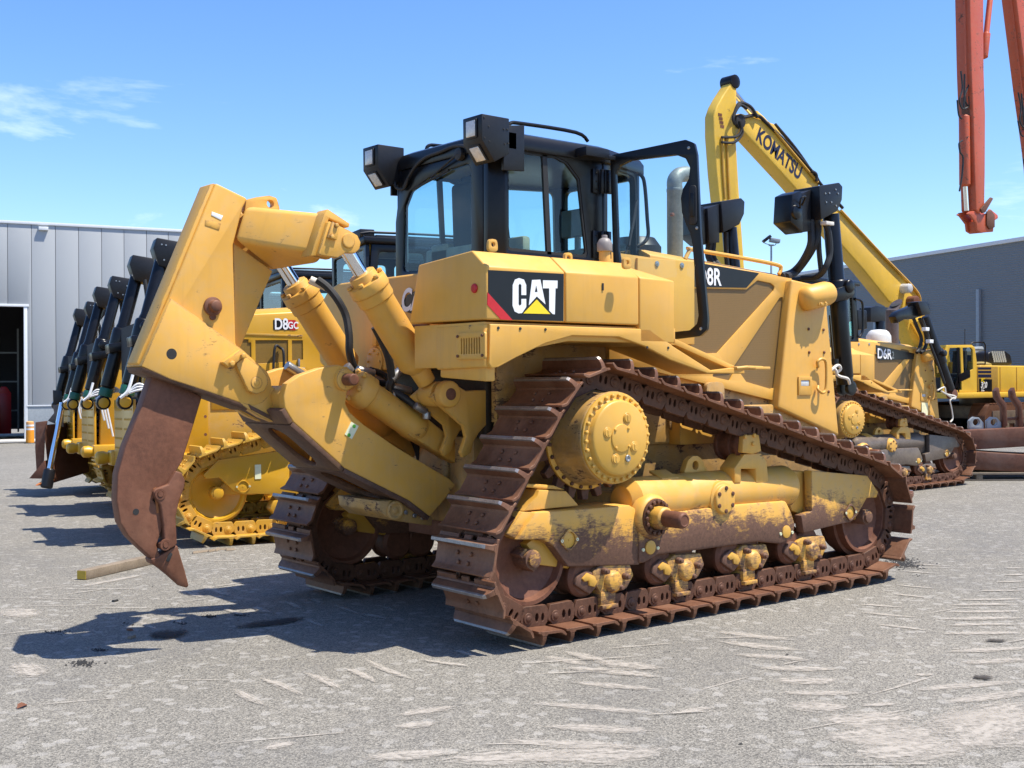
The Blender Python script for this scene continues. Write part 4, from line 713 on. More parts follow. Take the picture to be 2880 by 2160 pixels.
# ---- radiator guard
rg = oy('I', -.66, [(740, 645), (905, 682), (960, 760), (968, 880), (1032, 1560), (1040, 1640), (652, 1462), (658, 1424)])
m = MB(); m.prism(rg, -.66, .66); RG = m.build('radiator_guard', M['yel_clean'], DZ, .018, 3)
for s in (-1, 1):
    MS = sided(s)
    a, b_ = P('I', 835, 775, 1, -.72), P('I', 992, 735, 1, -.74); m = MB(MS); m.lathe((a.x-.03, -.68, a.z), (b_-a), [(0, .03), (.02, .075), (.06, .1), (.30, .1), (.34, .09), (.36, .05)], 28); tb = m.build('trunnion_boss', M['yel_clean'], RG, 0)
    m = MB(MS)
    for x, y in ((915, 762), (945, 745), (925, 800), (952, 795)): p = P('I', x, y, 1, -.78); m.hexbolt((p.x, -.775, p.z), (0, -1, 0), .011, .012)
    m.box(P('I', 905, 760, 1, -.77).x, P('I', 960, 760, 1, -.77).x, -.778, -.70, P('I', 905, 810, 1, -.77).z, P('I', 905, 742, 1, -.77).z); m.build('trunnion_cap', M['yel_clean'], tb, .002)
    m = MB(MS)
    for x, y in ((843, 960), (938, 965), (847, 1108), (942, 1108), (900, 1200), (905, 1322), (970, 1358)): p = P('I', x, y, 1, -.66); m.lathe((p.x, -.659, p.z), (0, -1, 0), [(0, .013), (.008, .012), (.012, .007)], 10)
    m.each('guard_bolt', M['rust'], RG, 0)
    m = MB(MS); m.tube([P('I', 905, 1200, 1, -.68), P('I', 900, 1170, 1, -.70), P('I', 930, 1150, 1, -.71), P('I', 955, 1180, 1, -.71), P('I', 955, 1330, 1, -.71), P('I', 935, 1365, 1, -.71), P('I', 905, 1345, 1, -.70), P('I', 905, 1322, 1, -.68)], .012); m.build('grab_handle', M['yel_clean'], RG, 0)
    q0, q1 = P('I', 778, 1262, 1, -.665), P('I', 862, 1378, 1, -.665); m = MB(MS); m.prism([(q0.x, q1.z), (q1.x, q1.z), (q1.x, q0.z), (q0.x, q0.z)], -.672, -.6595, 'y', [[(q0.x+.03, q1.z+.07), (q1.x-.03, q1.z+.07), (q1.x-.03, q0.z-.03), (q0.x+.03, q0.z-.03)]]); hl = m.build('head_lamp_frame', M['yel_clean'], RG, .002)
    m = MB(MS); m.box(q0.x+.032, q1.x-.032, -.667, -.6605, q1.z+.072, q0.z-.032); m.build('head_lamp', M['lens'], hl, .002)
    # lift cylinder, yoke, light box, hoses
    yc = -.55; T_, B_ = P('I', 985, 230, 1, yc), P('I', 1072, 1265, 1, yc); ax_ = (B_-T_).normalized(); ln = (B_-T_).length
    m = MB(MS); m.lathe(T_, ax_, [(0, .068), (ln*.40, .068), (ln*.41, .074), (ln, .074), (ln+.01, .06)], 32); LCY = m.build('lift_cylinder', M['black'], DZ, .003)
    e = P('I', 1085, 1335, 1, yc); m = MB(MS); m.lathe((e.x, yc-.06, e.z), (0, 1, 0), [(0, .035), (.0, .062), (.035, .062), (.035, .035)], 24); m.lathe((e.x, yc+.025, e.z), (0, 1, 0), [(0, .035), (.0, .062), (.035, .062), (.035, .035)], 24); m.cyl(B_-ax_*.02, B_+ax_*.06, .07); m.build('rod_eye', M['black'], LCY)
    y1 = T_.lerp(B_, .40); y2 = T_.lerp(B_, .52)
    m = MB(MS); m.lathe(y1, ax_, [(0, .082), (.02, .095), (ln*.12, .095), (ln*.13, .08)], 28); m.lathe((y1.x+.03, yc-.02, y1.z-.06), (0, -1, 0), [(0, .06), (.10, .058), (.11, .045), (.112, .02)], 24); m.prism(oy('I', yc-.1, [(985, 715), (1115, 675), (1135, 725), (1115, 760), (1010, 790)]), yc-.11, yc+.12); m.build('cylinder_yoke', M['black'], LCY, .006)
    lb = oy('I', yc-.10, [(912, 52), (1040, 30), (1062, 55), (1058, 140), (1028, 212), (925, 268), (815, 272)]); m = MB(MS); q = lb[:6]
    m.prism(q, yc-.10, yc+.16); lbx = m.build('light_box', M['blackm'], LCY, .008)
    m = MB(MS); w0 = P('I', 820, 70, 1, yc-.06); m.prism([(w0.x-.02, w0.z-.04), (q[0][0]-.002, q[0][1]-.02), (q[0][0]-.002, q[0][1]-.36), (w0.x, w0.z-.35)], yc-.02, yc+.14); m.build('light_bracket', M['blackm'], lbx, .004)
    m = MB(MS); m.prism([(w0.x-.18, w0.z-.28), (w0.x-.16, w0.z-.06), (w0.x-.06, w0.z-.02), (w0.x-.022, w0.z-.05), (w0.x-.022, w0.z-.36)], yc-.06, yc+.12); m.build('lamp_housing', M['black'], lbx, .008)
    m = MB(MS); m.lathe((w0.x-.12, yc-.061, w0.z-.2), (0, -1, 0), [(0, .06), (.02, .055), (.03, .02)], 18); m.tube([(w0.x-.1, yc-.09, w0.z-.17), (w0.x-.13, yc-.12, w0.z-.1), (w0.x-.07, yc-.12, w0.z-.08), (w0.x-.03, yc-.05, w0.z-.14)], .008); m.build('lamp_back', M['black'], lbx, 0)
    m = MB(MS)
    for x, y in ((950, 100), (975, 98), (1015, 75), (1030, 100), (955, 155), (988, 155), (1018, 178)): p = P('I', x, y, 1, yc-.1); m.lathe((p.x, yc-.1005, p.z), (0, -1, 0), [(0, .008), (.006, .007)], 8)
    m.build('box_bolt', M['alu'], lbx, 0)
    m = MB(MS); m.tube([P('I', 858, 265, 1, yc), P('I', 860, 330, 1, yc), P('I', 855, 430, 1, yc), P('I', 800, 540, 1, yc+.1), P('I', 740, 600, 1, yc+.2), P('I', 670, 625, 1, -.5)], .03); m.tube([P('I', 895, 265, 1, yc-.02), P('I', 905, 330, 1, yc-.02), P('I', 880, 430, 1, yc), P('I', 820, 530, 1, yc+.1), P('I', 760, 600, 1, yc+.2), P('I', 700, 628, 1, -.5)], .03); m.tube([P('I', 905, 270, 1, yc+.05), P('I', 910, 450, 1, yc+.05), P('I', 925, 600, 1, yc+.05)], .022); m.tube([P('I', 950, 290, 1, yc-.09), P('I', 972, 350, 1, yc-.1), P('I', 980, 480, 1, yc-.1), P('I', 945, 580, 1, yc-.08), P('I', 890, 630, 1, yc+.05), P('I', 800, 640, 1, yc+.2)], .026); m.each('hydraulic_hose', M['rubber'], LCY, 0)
    m = MB(MS); m.box(P('I', 945, 285, 1, yc-.12).x, P('I', 995, 285, 1, yc-.12).x, yc-.14, yc-.08, P('I', 945, 298, 1, yc-.12).z, P('I', 945, 275, 1, yc-.12).z); m.build('hose_clamp', M['strap'], LCY)
    m = MB(MS); m.tube([P('I', 985, 870, 1, yc+.09), P('I', 1010, 1190, 1, yc+.09)], .02); m.cyl(P('I', 1012, 1150, 1, yc-.02), P('I', 1012, 1185, 1, yc-.02), .03); m.build('pipe', M['black'], LCY, 0)
    if s < 0:
        m = MB(); m.tube([P('I', 955, 1228, 1, yc-.02), P('I', 985, 1222, 1, yc-.09), P('I', 1030, 1190, 1, yc-.1), P('I', 1048, 1215, 1, yc-.1), P('I', 1020, 1240, 1, yc-.08), P('I', 1040, 1260, 1, yc-.1), P('I', 1090, 1275, 1, yc-.1), P('I', 1105, 1308, 1, yc-.09)], .013, 6); m.tube([P('I', 958, 1238, 1, yc-.03), P('I', 1010, 1215, 1, yc-.1), P('I', 1025, 1250, 1, yc-.1)], .012, 6); m.build('tie_strap', M['strap'], LCY, 0)
# ================================================================ cab of the main bulldozer
CB = MB().prism([(.32, -.50), (.40, -.575), (1.20, -.575), (1.73, -.40), (1.73, .40), (1.20, .575), (.40, .575), (.32, .50)], 1.9, 2.26, 'z').build('cab', M['black'], DZ, .01)
BK = M['black']
hole = rnd([(.465, 2.34), (.445, 2.80), (.37, 2.90), (.10, 2.975), (-.345, 3.0), (-.345, 2.34)], .05)
MB().prism([(.553, 2.26), (.553, 2.70), (.47, 3.06), (-.475, 3.06), (-.475, 2.26)], .285, .325, 'x', [hole]).build('rear_frame', BK, CB, .006)
gp_ = MB(); gp_.prism(rnd([(.475, 2.33), (.455, 2.80), (.38, 2.91), (.10, 2.985), (-.355, 3.01), (-.355, 2.33)], .05), .297, .303, 'x'); gp_.build('rear_window', M['glass'], CB, 0)
for s in (-1, 1):
    MS = sided(s)
    m = MB(MS); m.prism([(.287, -.475), (.287, -.53), (.36, -.615), (.40, -.605), (.40, -.56), (.33, -.475)], 2.255, 3.07, 'z'); m.build('corner_post', BK, CB, .008)
    w_ = [(.372, 2.405), (.372, 3.055), (.80, 3.06), (.90, 3.03), (1.01, 2.93), (1.085, 2.40)]
    m = MB(MS); m.prism([(.36, 2.26), (.36, 3.08), (1.24, 3.08), (1.25, 2.26)], -.612, -.575, 'y', [rnd(w_, .04)]); m.build('side_frame', BK, CB, .005)
    cx, cz = sum(p[0] for p in w_)/6, sum(p[1] for p in w_)/6; m = MB(MS); m.prism(rnd([(cx+(a-cx)*1.02, cz+(b_-cz)*1.02) for a, b_ in w_], .04), -.597, -.591); m.build('side_window', M['glass'], CB, 0)
    m = MB(MS); m.prism(rnd(w_, .04), -.606, -.588, 'y', [rnd([(cx+(a-cx)*.955, cz+(b_-cz)*.955) for a, b_ in w_], .035)]); m.prism(oy('C', -.6, [(1158, 290), (1188, 292), (1216, 935), (1190, 935)]), -.606, -.585); m.build('window_seal', M['rubber'], CB, 0)
    # angled front quarter: door opening; closed door on the far side
    a, b_ = Vector((1.22, -.6)), Vector((1.75, -.42)); u = (b_-a).normalized(); T = MS @ Matrix(((u.x, -u.y, 0, a.x), (u.y, u.x, 0, a.y), (0, 0, 1, 0), (0, 0, 0, 1))); L2 = (b_-a).length
    m = MB(T); m.prism([(0, 1.92), (L2, 1.92), (L2, 3.1), (0, 3.1)], -.02, .03, 'y', [rnd([(.05, 1.98), (L2-.05, 1.98), (L2-.07, 3.04), (.06, 3.04)], .06)]); m.build('door_frame', BK, CB, .005)
    if s > 0: m = MB(T); m.prism([(.05, 1.98), (L2-.05, 1.98), (L2-.07, 3.04), (.06, 3.04)], .002, .008); m.build('door_window', M['glass'], CB, 0)
m = MB(); m.prism([(-.42, 1.95), (.42, 1.95), (.42, 3.1), (-.42, 3.1)], 1.735, 1.77, 'x', [rnd([(-.36, 2.35), (.36, 2.35), (.36, 3.03), (-.36, 3.03)], .05)]); m.build('front_frame', BK, CB, .005)
m = MB(); m.prism([(-.365, 2.34), (.365, 2.34), (.365, 3.035), (-.365, 3.035)], 1.75, 1.756, 'x'); m.build('windscreen', M['glass'], CB, 0)
m = MB(); rp = rnd([(.275, -.50), (.37, -.635), (1.27, -.635), (1.80, -.45), (1.80, .45), (1.27, .635), (.37, .635), (.275, .50)], .04)
m.loft([[(x, y, 3.062) for x, y in rp], [(x, y, 3.13) for x, y in rp], [(1+(x-1)*.975, y*.965, 3.165) for x, y in rp], [(1+(x-1)*.90, y*.86, 3.19) for x, y in rp]]); rf = m.build('roof', BK, CB, .006)
m = MB(); m.lathe((.9, 0, 3.185), (0, 0, 1), [(0, .3), (.02, .28)], 24); m.build('roof_hatch', M['blackm'], rf)
for s in (-1, 1):
    MS = sided(s); yr = -.47
    m = MB(MS); m.tube([P('C', 945, 150, 1, yr), P('C', 960, 105, 1, yr), P('C', 1040, 106, 1, yr), P('C', 1370, 160, 1, yr), P('C', 1445, 215, 1, yr)], .013, smooth=4); m.build('roof_rail', BK, rf, 0)
    # rear lamp boxes on the roof corners
    yb = -.70; q = oy('C', yb, [(785, 42), (957, 73), (957, 292), (866, 343), (787, 205)]); m = MB(MS); m.prism(q, yb, yb+.2); LB = m.build('lamp_box', M['blackm'], CB, .006)
    (x0, z0), (x4, z4), (x3, z3) = q[0], q[4], q[3]
    for (ax_, az), (bx_, bz) in (((x0, z0), (x4, z4)), ((x4, z4), (x3, z3))):
        d = Vector((bx_-ax_, 0, bz-az)); d.normalize(); nrm = Vector((d.z, 0, -d.x)); nrm = nrm if nrm.x < 0 else -nrm; c = Vector(((ax_+bx_)/2, yb+.1, (az+bz)/2)); v = Vector((0, 1, 0)); h = .05
        for (k, mt, nm) in ((1.22, M['rubber'], 'lamp_bezel'), (1.0, M['lens'], 'work_lamp')):
            hh = h*k; ww = .045*k; pt = [c+d*hh+v*ww, c+d*hh-v*ww, c-d*hh-v*ww, c-d*hh+v*ww]; dep = .012 if k > 1 else .018
            MB(MS).loft([[p+nrm*.001 for p in pt], [p+nrm*dep for p in pt]]).build(nm, mt, LB, .004)
    m = MB(MS); m.prism(oy('C', -.645, [(935, 118), (1042, 118), (1042, 404), (912, 396), (912, 330)]), -.66, -.637); m.box(.25, .42, -.66, -.55, 3.05, 3.16); m.build('lamp_bracket', M['blackm'], LB, .004)
    m = MB(MS)
    for x, y in ((800, 65), (922, 140), (945, 142), (828, 122), (802, 193), (832, 215), (928, 232), (950, 228)): p = P('C', x, y, 1, yb); m.lathe((p.x, yb-.0005, p.z), (0, -1, 0), [(0, .006), (.004, .005)], 8)
    m.build('box_bolt', M['dark'], LB, 0)
m = MB(); m.tube([P('C', 300, 500, 0, .27), P('C', 360, 390, 0, .26), P('C', 430, 320, 0, .26), P('C', 530, 280, 0, .26), P('C', 620, 245, 0, .27), P('C', 700, 250, 0, .26)], .012, 7); m.tube([P('C', 240, 440, 0, .25), P('C', 250, 500, 0, .25), P('C', 300, 510, 0, .26), P('C', 330, 440, 0, .26)], .01, 7); m.each('wiring_loom', M['rubber'], CB, 0)
m = MB(); a = P('C', 650, 295, 0, .27); b_ = P('C', 470, 440, 0, .28); m.lathe(a+Vector((.01, 0, 0)), (-1, 0, 0), [(0, .045), (.03, .04), (.035, .02)], 16); m.tube([a-Vector((.02, 0, 0)), b_], .008, 7, 0); m.tube([P('C', 360, 515, 0, .275), P('C', 580, 395, 0, .275)], .009, 7, 0); m.build('rear_wiper', M['rubber'], CB, 0)
# open door
p0 = Vector((1.23, -.63, 2.5)); p1 = P('C', 2110, 240, 2, 3.115); p1.z = 2.5; ud_ = (p1-p0).normalized(); nn = Vector((-ud_.y, ud_.x, 0)); nn = nn if nn.y < 0 else -nn; nn = Vector((ud_.y, -ud_.x, 0))
def dpt(pts): return [((q-p0).dot(ud_), q.z) for q in (Pp('C', x, y, p0, nn) for x, y in pts)]
TD = Matrix(((ud_.x, nn.x, 0, p0.x), (ud_.y, nn.y, 0, p0.y), (0, 0, 1, 0), (0, 0, 0, 1)))
do = rnd(dpt([(1590, 305), (2060, 208), (2112, 228), (2128, 300), (2150, 780), (2196, 1320), (2192, 1388), (2150, 1428), (1985, 1448), (1780, 1478), (1660, 1400), (1610, 960)]), .03)
di = rnd(dpt([(1622, 420), (1650, 368), (1720, 335), (2000, 302), (2060, 325), (2087, 380), (2080, 450), (2042, 515), (2030, 570), (2037, 660), (2062, 735), (2092, 800), (2102, 860), (2140, 1300), (2130, 1352), (2085, 1392), (1985, 1402), (1800, 1424), (1710, 1330), (1640, 900)]), .02)
m = MB(TD); m.prism(do, -.018, .018, 'y', [di]); DR = m.build('cab_door', BK, CB, .006)
m = MB(TD); m.prism(di, -.004, .004); m.build('door_pane', glassmat('door_glass', (.90, .955, .955)), DR, 0)
h0 = dpt([(2095, 510), (2120, 720)]); m = MB(TD); c = ((h0[0][0]+h0[1][0])/2, (h0[0][1]+h0[1][1])/2); m.prism(rnd([(c[0]-.03, c[1]-.13), (c[0]+.03, c[1]-.13), (c[0]+.025, c[1]+.13), (c[0]-.025, c[1]+.13)], .03), .0185, .034); m.build('door_handle', M['rubber'], DR, .006)
m = MB(TD); m.prism(rnd([(c[0]-.016, c[1]-.08), (c[0]+.016, c[1]-.08), (c[0]+.014, c[1]+.08), (c[0]-.014, c[1]+.08)], .012), .034, .044); m.build('door_grip', M['black'], DR, .003)
m = MB(TD)
for x, y in ((2080, 260), (2130, 757), (2155, 1382)): q = dpt([(x, y)])[0]; m.lathe((q[0], .018, q[1]), (0, 1, 0), [(0, .011), (.006, .010), (.008, .004)], 10)
m.build('door_stud', M['alu'], DR, 0)
for y0, y1 in ((385, 550), (770, 950)):
    a, b_ = P('C', 1480, y0, 1, -.63), P('C', 1595, y1, 1, -.63); m = MB(); m.box(a.x, a.x+.06, -.628, -.613, b_.z, a.z).box(a.x+.085, a.x+.145, -.655, -.64, b_.z, a.z).cyl((a.x+.072, -.64, b_.z), (a.x+.072, -.64, a.z), .014); 
    for k in range(3): m.lathe((a.x+.03, -.629, a.z+(b_.z-a.z)*(k+.5)/3), (0, -1, 0), [(0, .008), (.006, .006)], 8).lathe((a.x+.115, -.656, a.z+(b_.z-a.z)*(k+.5)/3), (0, -1, 0), [(0, .008), (.006, .006)], 8)
    m.build('door_hinge', BK, DR, .002)
a, b_ = P('C', 1410, 250, 1, -.7), P('C', 1555, 330, 1, -.7); m = MB(); m.box(a.x, b_.x, -.74, -.60, b_.z, a.z).box(b_.x-.01, b_.x+.12, -.72, -.69, a.z-.06, a.z-.03); m.build('door_check', M['blackm'], DR, .004)
m = MB(); q = [P('C', 1660, 960, 1, -.55), P('C', 1700, 850, 1, -.55), P('C', 1735, 700, 1, -.55), P('C', 1750, 580, 1, -.55)]; m.tube(q, .008, 6); m.tube([P('C', 1700, 865, 1, -.56), P('C', 1745, 590, 1, -.56)], .012, 6, 0); m.build('door_wiper', M['rubber'], CB, 0)
m = MB(); m.tube([P('C', 1725, 395, 1, -.45), P('C', 1780, 430, 1, -.47), P('C', 1800, 500, 1, -.47), P('C', 1815, 700, 1, -.47), P('C', 1820, 800, 1, -.47), P('C', 1795, 845, 1, -.47), P('C', 1755, 870, 1, -.45)], .014); m.build('grab_rail', BK, CB, 0)
# seat, console, dash inside
m = MB(); m.prism(rnd([(.62, 2.25), (1.1, 2.25), (1.12, 2.36), (.74, 2.38), (.66, 2.95), (.54, 2.96), (.56, 2.4)], .04), -.24, .24); se = m.build('operator_seat', M['seat'], CB, .03, 3)
m = MB(); m.prism(rnd([(.55, 2.92), (.67, 2.92), (.65, 3.0), (.56, 3.0)], .03), -.15, .15); m.build('head_rest', M['seat'], se, .02)
m = MB(); m.box(.55, 1.2, .28, .5, 2.25, 2.55).box(.55, .62, -.56, .56, 2.26, 2.52); m.build('side_console', M['beige'], CB, .02)
m = MB(); m.box(1.35, 1.68, -.30, .34, 2.2, 2.52); m.build('dash', M['beige'], CB, .03)
a = P('C', 1345, 640, 1, -.1); m = MB(); m.box(a.x, a.x+.07, -.28, .02, a.z-.2, a.z); m.box(a.x+.02, a.x+.05, -.15, -.10, 2.26, a.z-.2); m.build('monitor', M['grey'], CB, .01)
m = MB(); m.tube([(1.0, .42, 2.50), (1.0, .42, 2.72), (.99, .40, 2.9)], .012, 8); m.lathe((.99, .4, 2.88), (0, 0, 1), [(0, .02), (.06, .03), (.08, .01)], 14); m.build('control_lever', M['rubber'], CB, 0)
# ================================================================ ripper
YC = .085
body = oy('A', -YC, [(850, 95), (1095, 215), (1060, 290), (985, 580), (1005, 1340), (1030, 1390), (940, 1600), (265, 1520)])
RP = MB().prism(body, -YC, YC).build('ripper', M['yel_rip'], DZ, .012, 3)
MB().prism(oy('A', -.04, [(985, 560), (1290, 780), (1030, 1400), (990, 1350)]), -.04, .04).build('carriage_web', M['yel_rip'], RP, .004)
lug = oy('A', -.02, [(1070, 330), (1085, 225), (1160, 207), (1262, 194), (1318, 212), (1342, 290), (1335, 345)]); hc = P('A', 1270, 258, 1, -.02); MB().prism(rnd(lug, .02), -.025, .025, 'y', [ring(hc.x, hc.z, .024, 16)]).build('lifting_lug', M['yel_rip'], RP, .004)
rear = oy('A', -YC, [(850, 95), (265, 1520)]); d = (Vector(rear[1])-Vector(rear[0])).normalized(); nv = Vector((d.y, -d.x)); nv = nv if nv.x < 0 else -nv
MB().prism([rear[0], rear[1], tuple(Vector(rear[1])+nv*.025-d*.01), tuple(Vector(rear[0])+nv*.025+d*.02)], -YC+.012, YC-.012).build('rear_plate', M['yel_rip'], RP, .006)
lo = oy('B', -.115, [(400, -358), (840, -42), (1000, 100), (1022, 150), (1028, 200), (1010, 255), (970, 295), (920, 312), (870, 306), (600, 215), (400, 150), (215, 66)]); hp = P('A', 505, 1425, 1, -.115)
MB().prism(lo, -.115, .115, 'y').build('carriage_plate', M['yel_rip'], RP, .006)
MB().lathe((hp.x, -.113, hp.z), (0, -1, 0), [(0, .031), (.0026, .031), (.0026, .0)], 24).build('pin_hole', M['dark'], RP, 0)
b0, b1 = [P('B', x, y, 1, -.115) for x, y in ((215, 70), (880, 310))]; MB().loft([[(b0.x, -.115, b0.z), (b1.x, -.115, b1.z), (b1.x, .115, b1.z), (b0.x, .115, b0.z)], [(b0.x+.01, -.105, b0.z-.03), (b1.x, -.105, b1.z-.03), (b1.x, .105, b1.z-.03), (b0.x+.01, .105, b0.z-.03)]]).build('shank_socket', M['dirtybot'], RP, .006)
p = P('A', 830, 1055, 1, -.1); MB().lathe((p.x, -YC, p.z), (0, -1, 0), [(0, .056), (.018, .055), (.02, .036), (.06, .034), (.065, .026)], 24).build('shank_pin', M['rust'], RP, .003)
MB().lathe((p.x, -YC, p.z-.06), (0, -1, 0), [(0, .022), (.012, .02)], 14).build('pin_keeper', M['rust'], RP)
c_ = P('A', 1165, 1650, 1, -.15); MB().prism(rnd(oy('A', -.15, [(1005, 1500), (1085, 1442), (1200, 1530), (1250, 1600), (1255, 1660), (1225, 1715), (1165, 1738), (1105, 1712), (1080, 1660)]), .02), -.15, -.116).lathe((c_.x, -.15, c_.z), (0, -1, 0), [(0, .036), (.004, .034), (.004, .018), (.008, .016)], 24).build('pivot_strap', M['yel_rip'], RP, .004)
ks = MB().prism(oy('A', -.165, [(905, 1490), (1052, 1388), (1086, 1440), (955, 1532)]), -.165, -.116).build('keeper_bar', M['yel_rip'], RP, .004)
m = MB()
for x, y in ((1058, 1440), (970, 1500)): q = P('A', x, y, 1, -.165); m.hexbolt((q.x, -.164, q.z), (0, -1, 0), .018, .02)
m.each('keeper_bolt', M['yel_rip'], ks, .003)
for x0, y0, x1, y1, mt in ((818, 318, 905, 385, 'white'), (768, 380, 890, 462, 'yel')):
    q = oy('A', -YC-.002, [(x0, y0), (x1, y0+32), (x1-15, y1), (x0-4, y1-38)]); MB().prism(q, -YC-.003, -YC+.001).build('maker_plate', M[mt], RP, .001)
# cross arms to the tilt cylinders
A0, A1 = P('A', 1885, 545, 1, -.50), P('B', 2115, 240, 1, -.56); A0.y = A1.y = 0; YT = .42
for s in (-1, 1):
    MS = sided(s)
    g = lambda x, y, yy: P('A', x, y, 1, yy)
    r0 = [g(1065, 275, -YC), g(985, 540, -YC), g(1290, 785, -.0), g(1330, 310, 0.0)]; r1 = [g(1690, 330, -.40), g(1600, 640, -.40), g(1650, 720, -.20), g(1800, 400, -.20)]
    m = MB(MS); m.loft([r0, r1]); ar = m.build('cross_arm', M['yel_rip'], RP, .03, 4)
    m = MB(MS); m.prism(oy('A', -.46, [(1588, 662), (1688, 342), (1720, 298), (1892, 412), (1884, 442), (1730, 372), (1632, 662)]), -.46, -.34); m.build('arm_flange', M['yel_rip'], ar, .004)
    fk = oy('A', -.48, [(1640, 655), (1680, 520), (1720, 390), (1790, 425), (1880, 465), (1945, 505), (1970, 560), (1960, 610), (1925, 645), (1850, 640), (1790, 680)])
    for a, b_ in ((-.49, -.45), (-.39, -.35)): m = MB(MS); m.prism(rnd(fk, .015), a, b_); m.build('fork_plate', M['yel_rip'], ar, .005)
    m = MB(MS); m.lathe((A0.x, -.50, A0.z), (0, 1, 0), [(0, .03), (0, .042), (.012, .045), (.16, .045)], 24); m.build('fork_pin', M['yel_rip'], ar, .003)
    m = MB(MS); m.prism(oy('A', -.505, [(1715, 520), (1755, 395), (1812, 425), (1790, 540)]), -.508, -.49)
    for x, y in ((1785, 425), (1750, 515)): q = P('A', x, y, 1, -.51); m.hexbolt((q.x, -.508, q.z), (0, -1, 0), .014, .016)
    m.build('pin_lock', M['yel_rip'], ar, .003)
    # tilt cylinder
    o, e = Vector((A0.x, -YT, A0.z)), Vector((A1.x, -YT, A1.z)); d = (e-o).normalized(); ln = (e-o).length
    m = MB(MS); m.lathe(o+d*.36*ln, d, [(-.02, .115), (0, .105), (.42*ln, .105), (.44*ln, .095), (.47*ln, .065), (.56*ln, .06)], 32); m.lathe((e.x, -YT-.075, e.z), (0, 1, 0), [(0, .04), (0, .075), (.02, .08), (.13, .08), (.15, .075), (.15, .04)], 28); TC = m.build('tilt_cylinder', M['yel_rip'], RP, .003)
    m = MB(MS); m.lathe(o+d*.20*ln, d, [(0, .085), (.05, .09), (.052, .125), (.12, .128), (.125, .118), (.19, .118), (.195, .108)], 12); m.build('cylinder_gland', M['yel_rip'], TC, .006)
    m = MB(MS)
    for k in range(6):
        a = k*math.pi/3; bb = d.orthogonal().normalized(); cc = d.cross(bb); q = o+d*(.20*ln+.05)+bb*(.108*math.cos(a))+cc*(.108*math.sin(a)); m.hexbolt(q, -d, .017, .022)
    m.each('gland_bolt', M['yel_rip'], TC, .002)
    m = MB(MS); m.lathe(o+d*.03, d, [(0, .045), (.24*ln, .045)], 24); m.build('cylinder_rod', M['chrome'], TC, 0)
    m = MB(MS); m.lathe((o.x, -YT-.05, o.z), (0, 1, 0), [(0, .06), (.1, .06)], 24); m.build('rod_eye', M['yel_rip'], TC)
    m = MB(MS); m.lathe((e.x, -YT-.192, e.z), (0, 1, 0), [(0, .03), (.002, .038), (.3, .038)], 20); m.build('eye_pin', M['rust'], TC, .002)
    # tractor bracket that carries the eye
    bk = oy('D', -YT-.02, [(90, 430), (150, 380), (260, 335), (345, 385), (700, 372), (700, 560), (560, 560), (440, 690), (400, 760), (385, 830), (330, 870), (310, 830), (350, 720), (330, 640), (190, 520)])
    m = MB(MS); m.prism(bk, -YT-.072, -YT-.045) if False else m.prism(bk, -YT+.085, -YT+.12); m.prism(bk, -YT-.125, -YT-.085); m.lathe((e.x, -YT-.12, e.z), (0, -1, 0), [(0, .085), (.06, .083), (.065, .07)], 28); br = m.build('ripper_bracket', M['yel_rip'], DZ, .006)
    m = MB(MS); m.box(.345, .6, -.60, -.2, .95, 1.45); m.build('bracket_block', M['yel_grime'], br)
    # lift cylinder
    yl = -.20; o, e = P('B', 1500, 158, 1, yl), P('B', 2168, 618, 1, yl); d = (e-o).normalized(); ln = (e-o).length
    m = MB(MS); m.lathe(o+d*.16, d, [(0, .098), (.04, .092), (.36*ln, .092), (.38*ln, .096), (.46*ln, .096), (.5*ln, .07)], 32); LC_ = m.build('ripper_lift_cylinder', M['yel_rip'], RP, .003)
    bb = Vector((0, 1, 0)); cc = d.cross(bb)
    def sq(q, a, h): return [q+bb*a+cc*h, q-bb*a+cc*h, q-bb*a-cc*h, q+bb*a-cc*h]
    m = MB(MS); m.loft([sq(o+d*(.55*ln), .06, .085), sq(o+d*(.72*ln), .055, .075), sq(o+d*(1.0*ln), .045, .065)]); m.build('cylinder_foot', M['yel_rip'], LC_, .008)
    m = MB(MS); m.lathe(o+d*.035, d, [(0, .06), (.02, .105), (.06, .118), (.13, .118), (.14, .10)], 10); m.build('cylinder_gland', M['yel_rip'], LC_, .008)
    m = MB(MS)
    for k in range(6): a = k*math.pi/3+.3; m.hexbolt(o+d*.055+bb*(.1*math.cos(a))+cc*(.1*math.sin(a)), -d, .018, .025)
    m.each('gland_bolt', M['yel_rip'], LC_, .002)
    m = MB(MS); m.cyl(o-d*.01, o+d*.06, .045); m.build('cylinder_rod', M['yel_rip'], LC_, 0)
    # draft arm side plate
    YA = .30
    arm = oy('B', -YA, [(1102, 250), (1125, 175), (1200, 122), (1330, 76), (1440, 58), (1500, 72), (1532, 110), (1528, 185), (1496, 230), (1488, 300), (1512, 352), (1600, 430), (1810, 575), (2130, 765), (2172, 805), (2100, 900), (2012, 1002), (1880, 900), (1480, 700), (1160, 412), (1108, 325)])
    m = MB(MS); m.prism(arm, -YA, -YA+.07); DA = m.build('draft_arm', M['yel_rip'], RP, .008, 3)
    q = P('B', 1472, 150, 1, -YA); m = MB(MS); m.lathe((q.x, -YA+.05, q.z), (0, -1, 0), [(0, .068), (.085, .066), (.09, .045)], 28); m.build('pin_boss', M['yel_rip'], DA); m = MB(MS); m.lathe((q.x, -YA-.03, q.z), (0, -1, 0), [(0, .038), (.095, .036), (.10, .03)], 24); m.build('lift_pin', M['rust'], DA, .003)
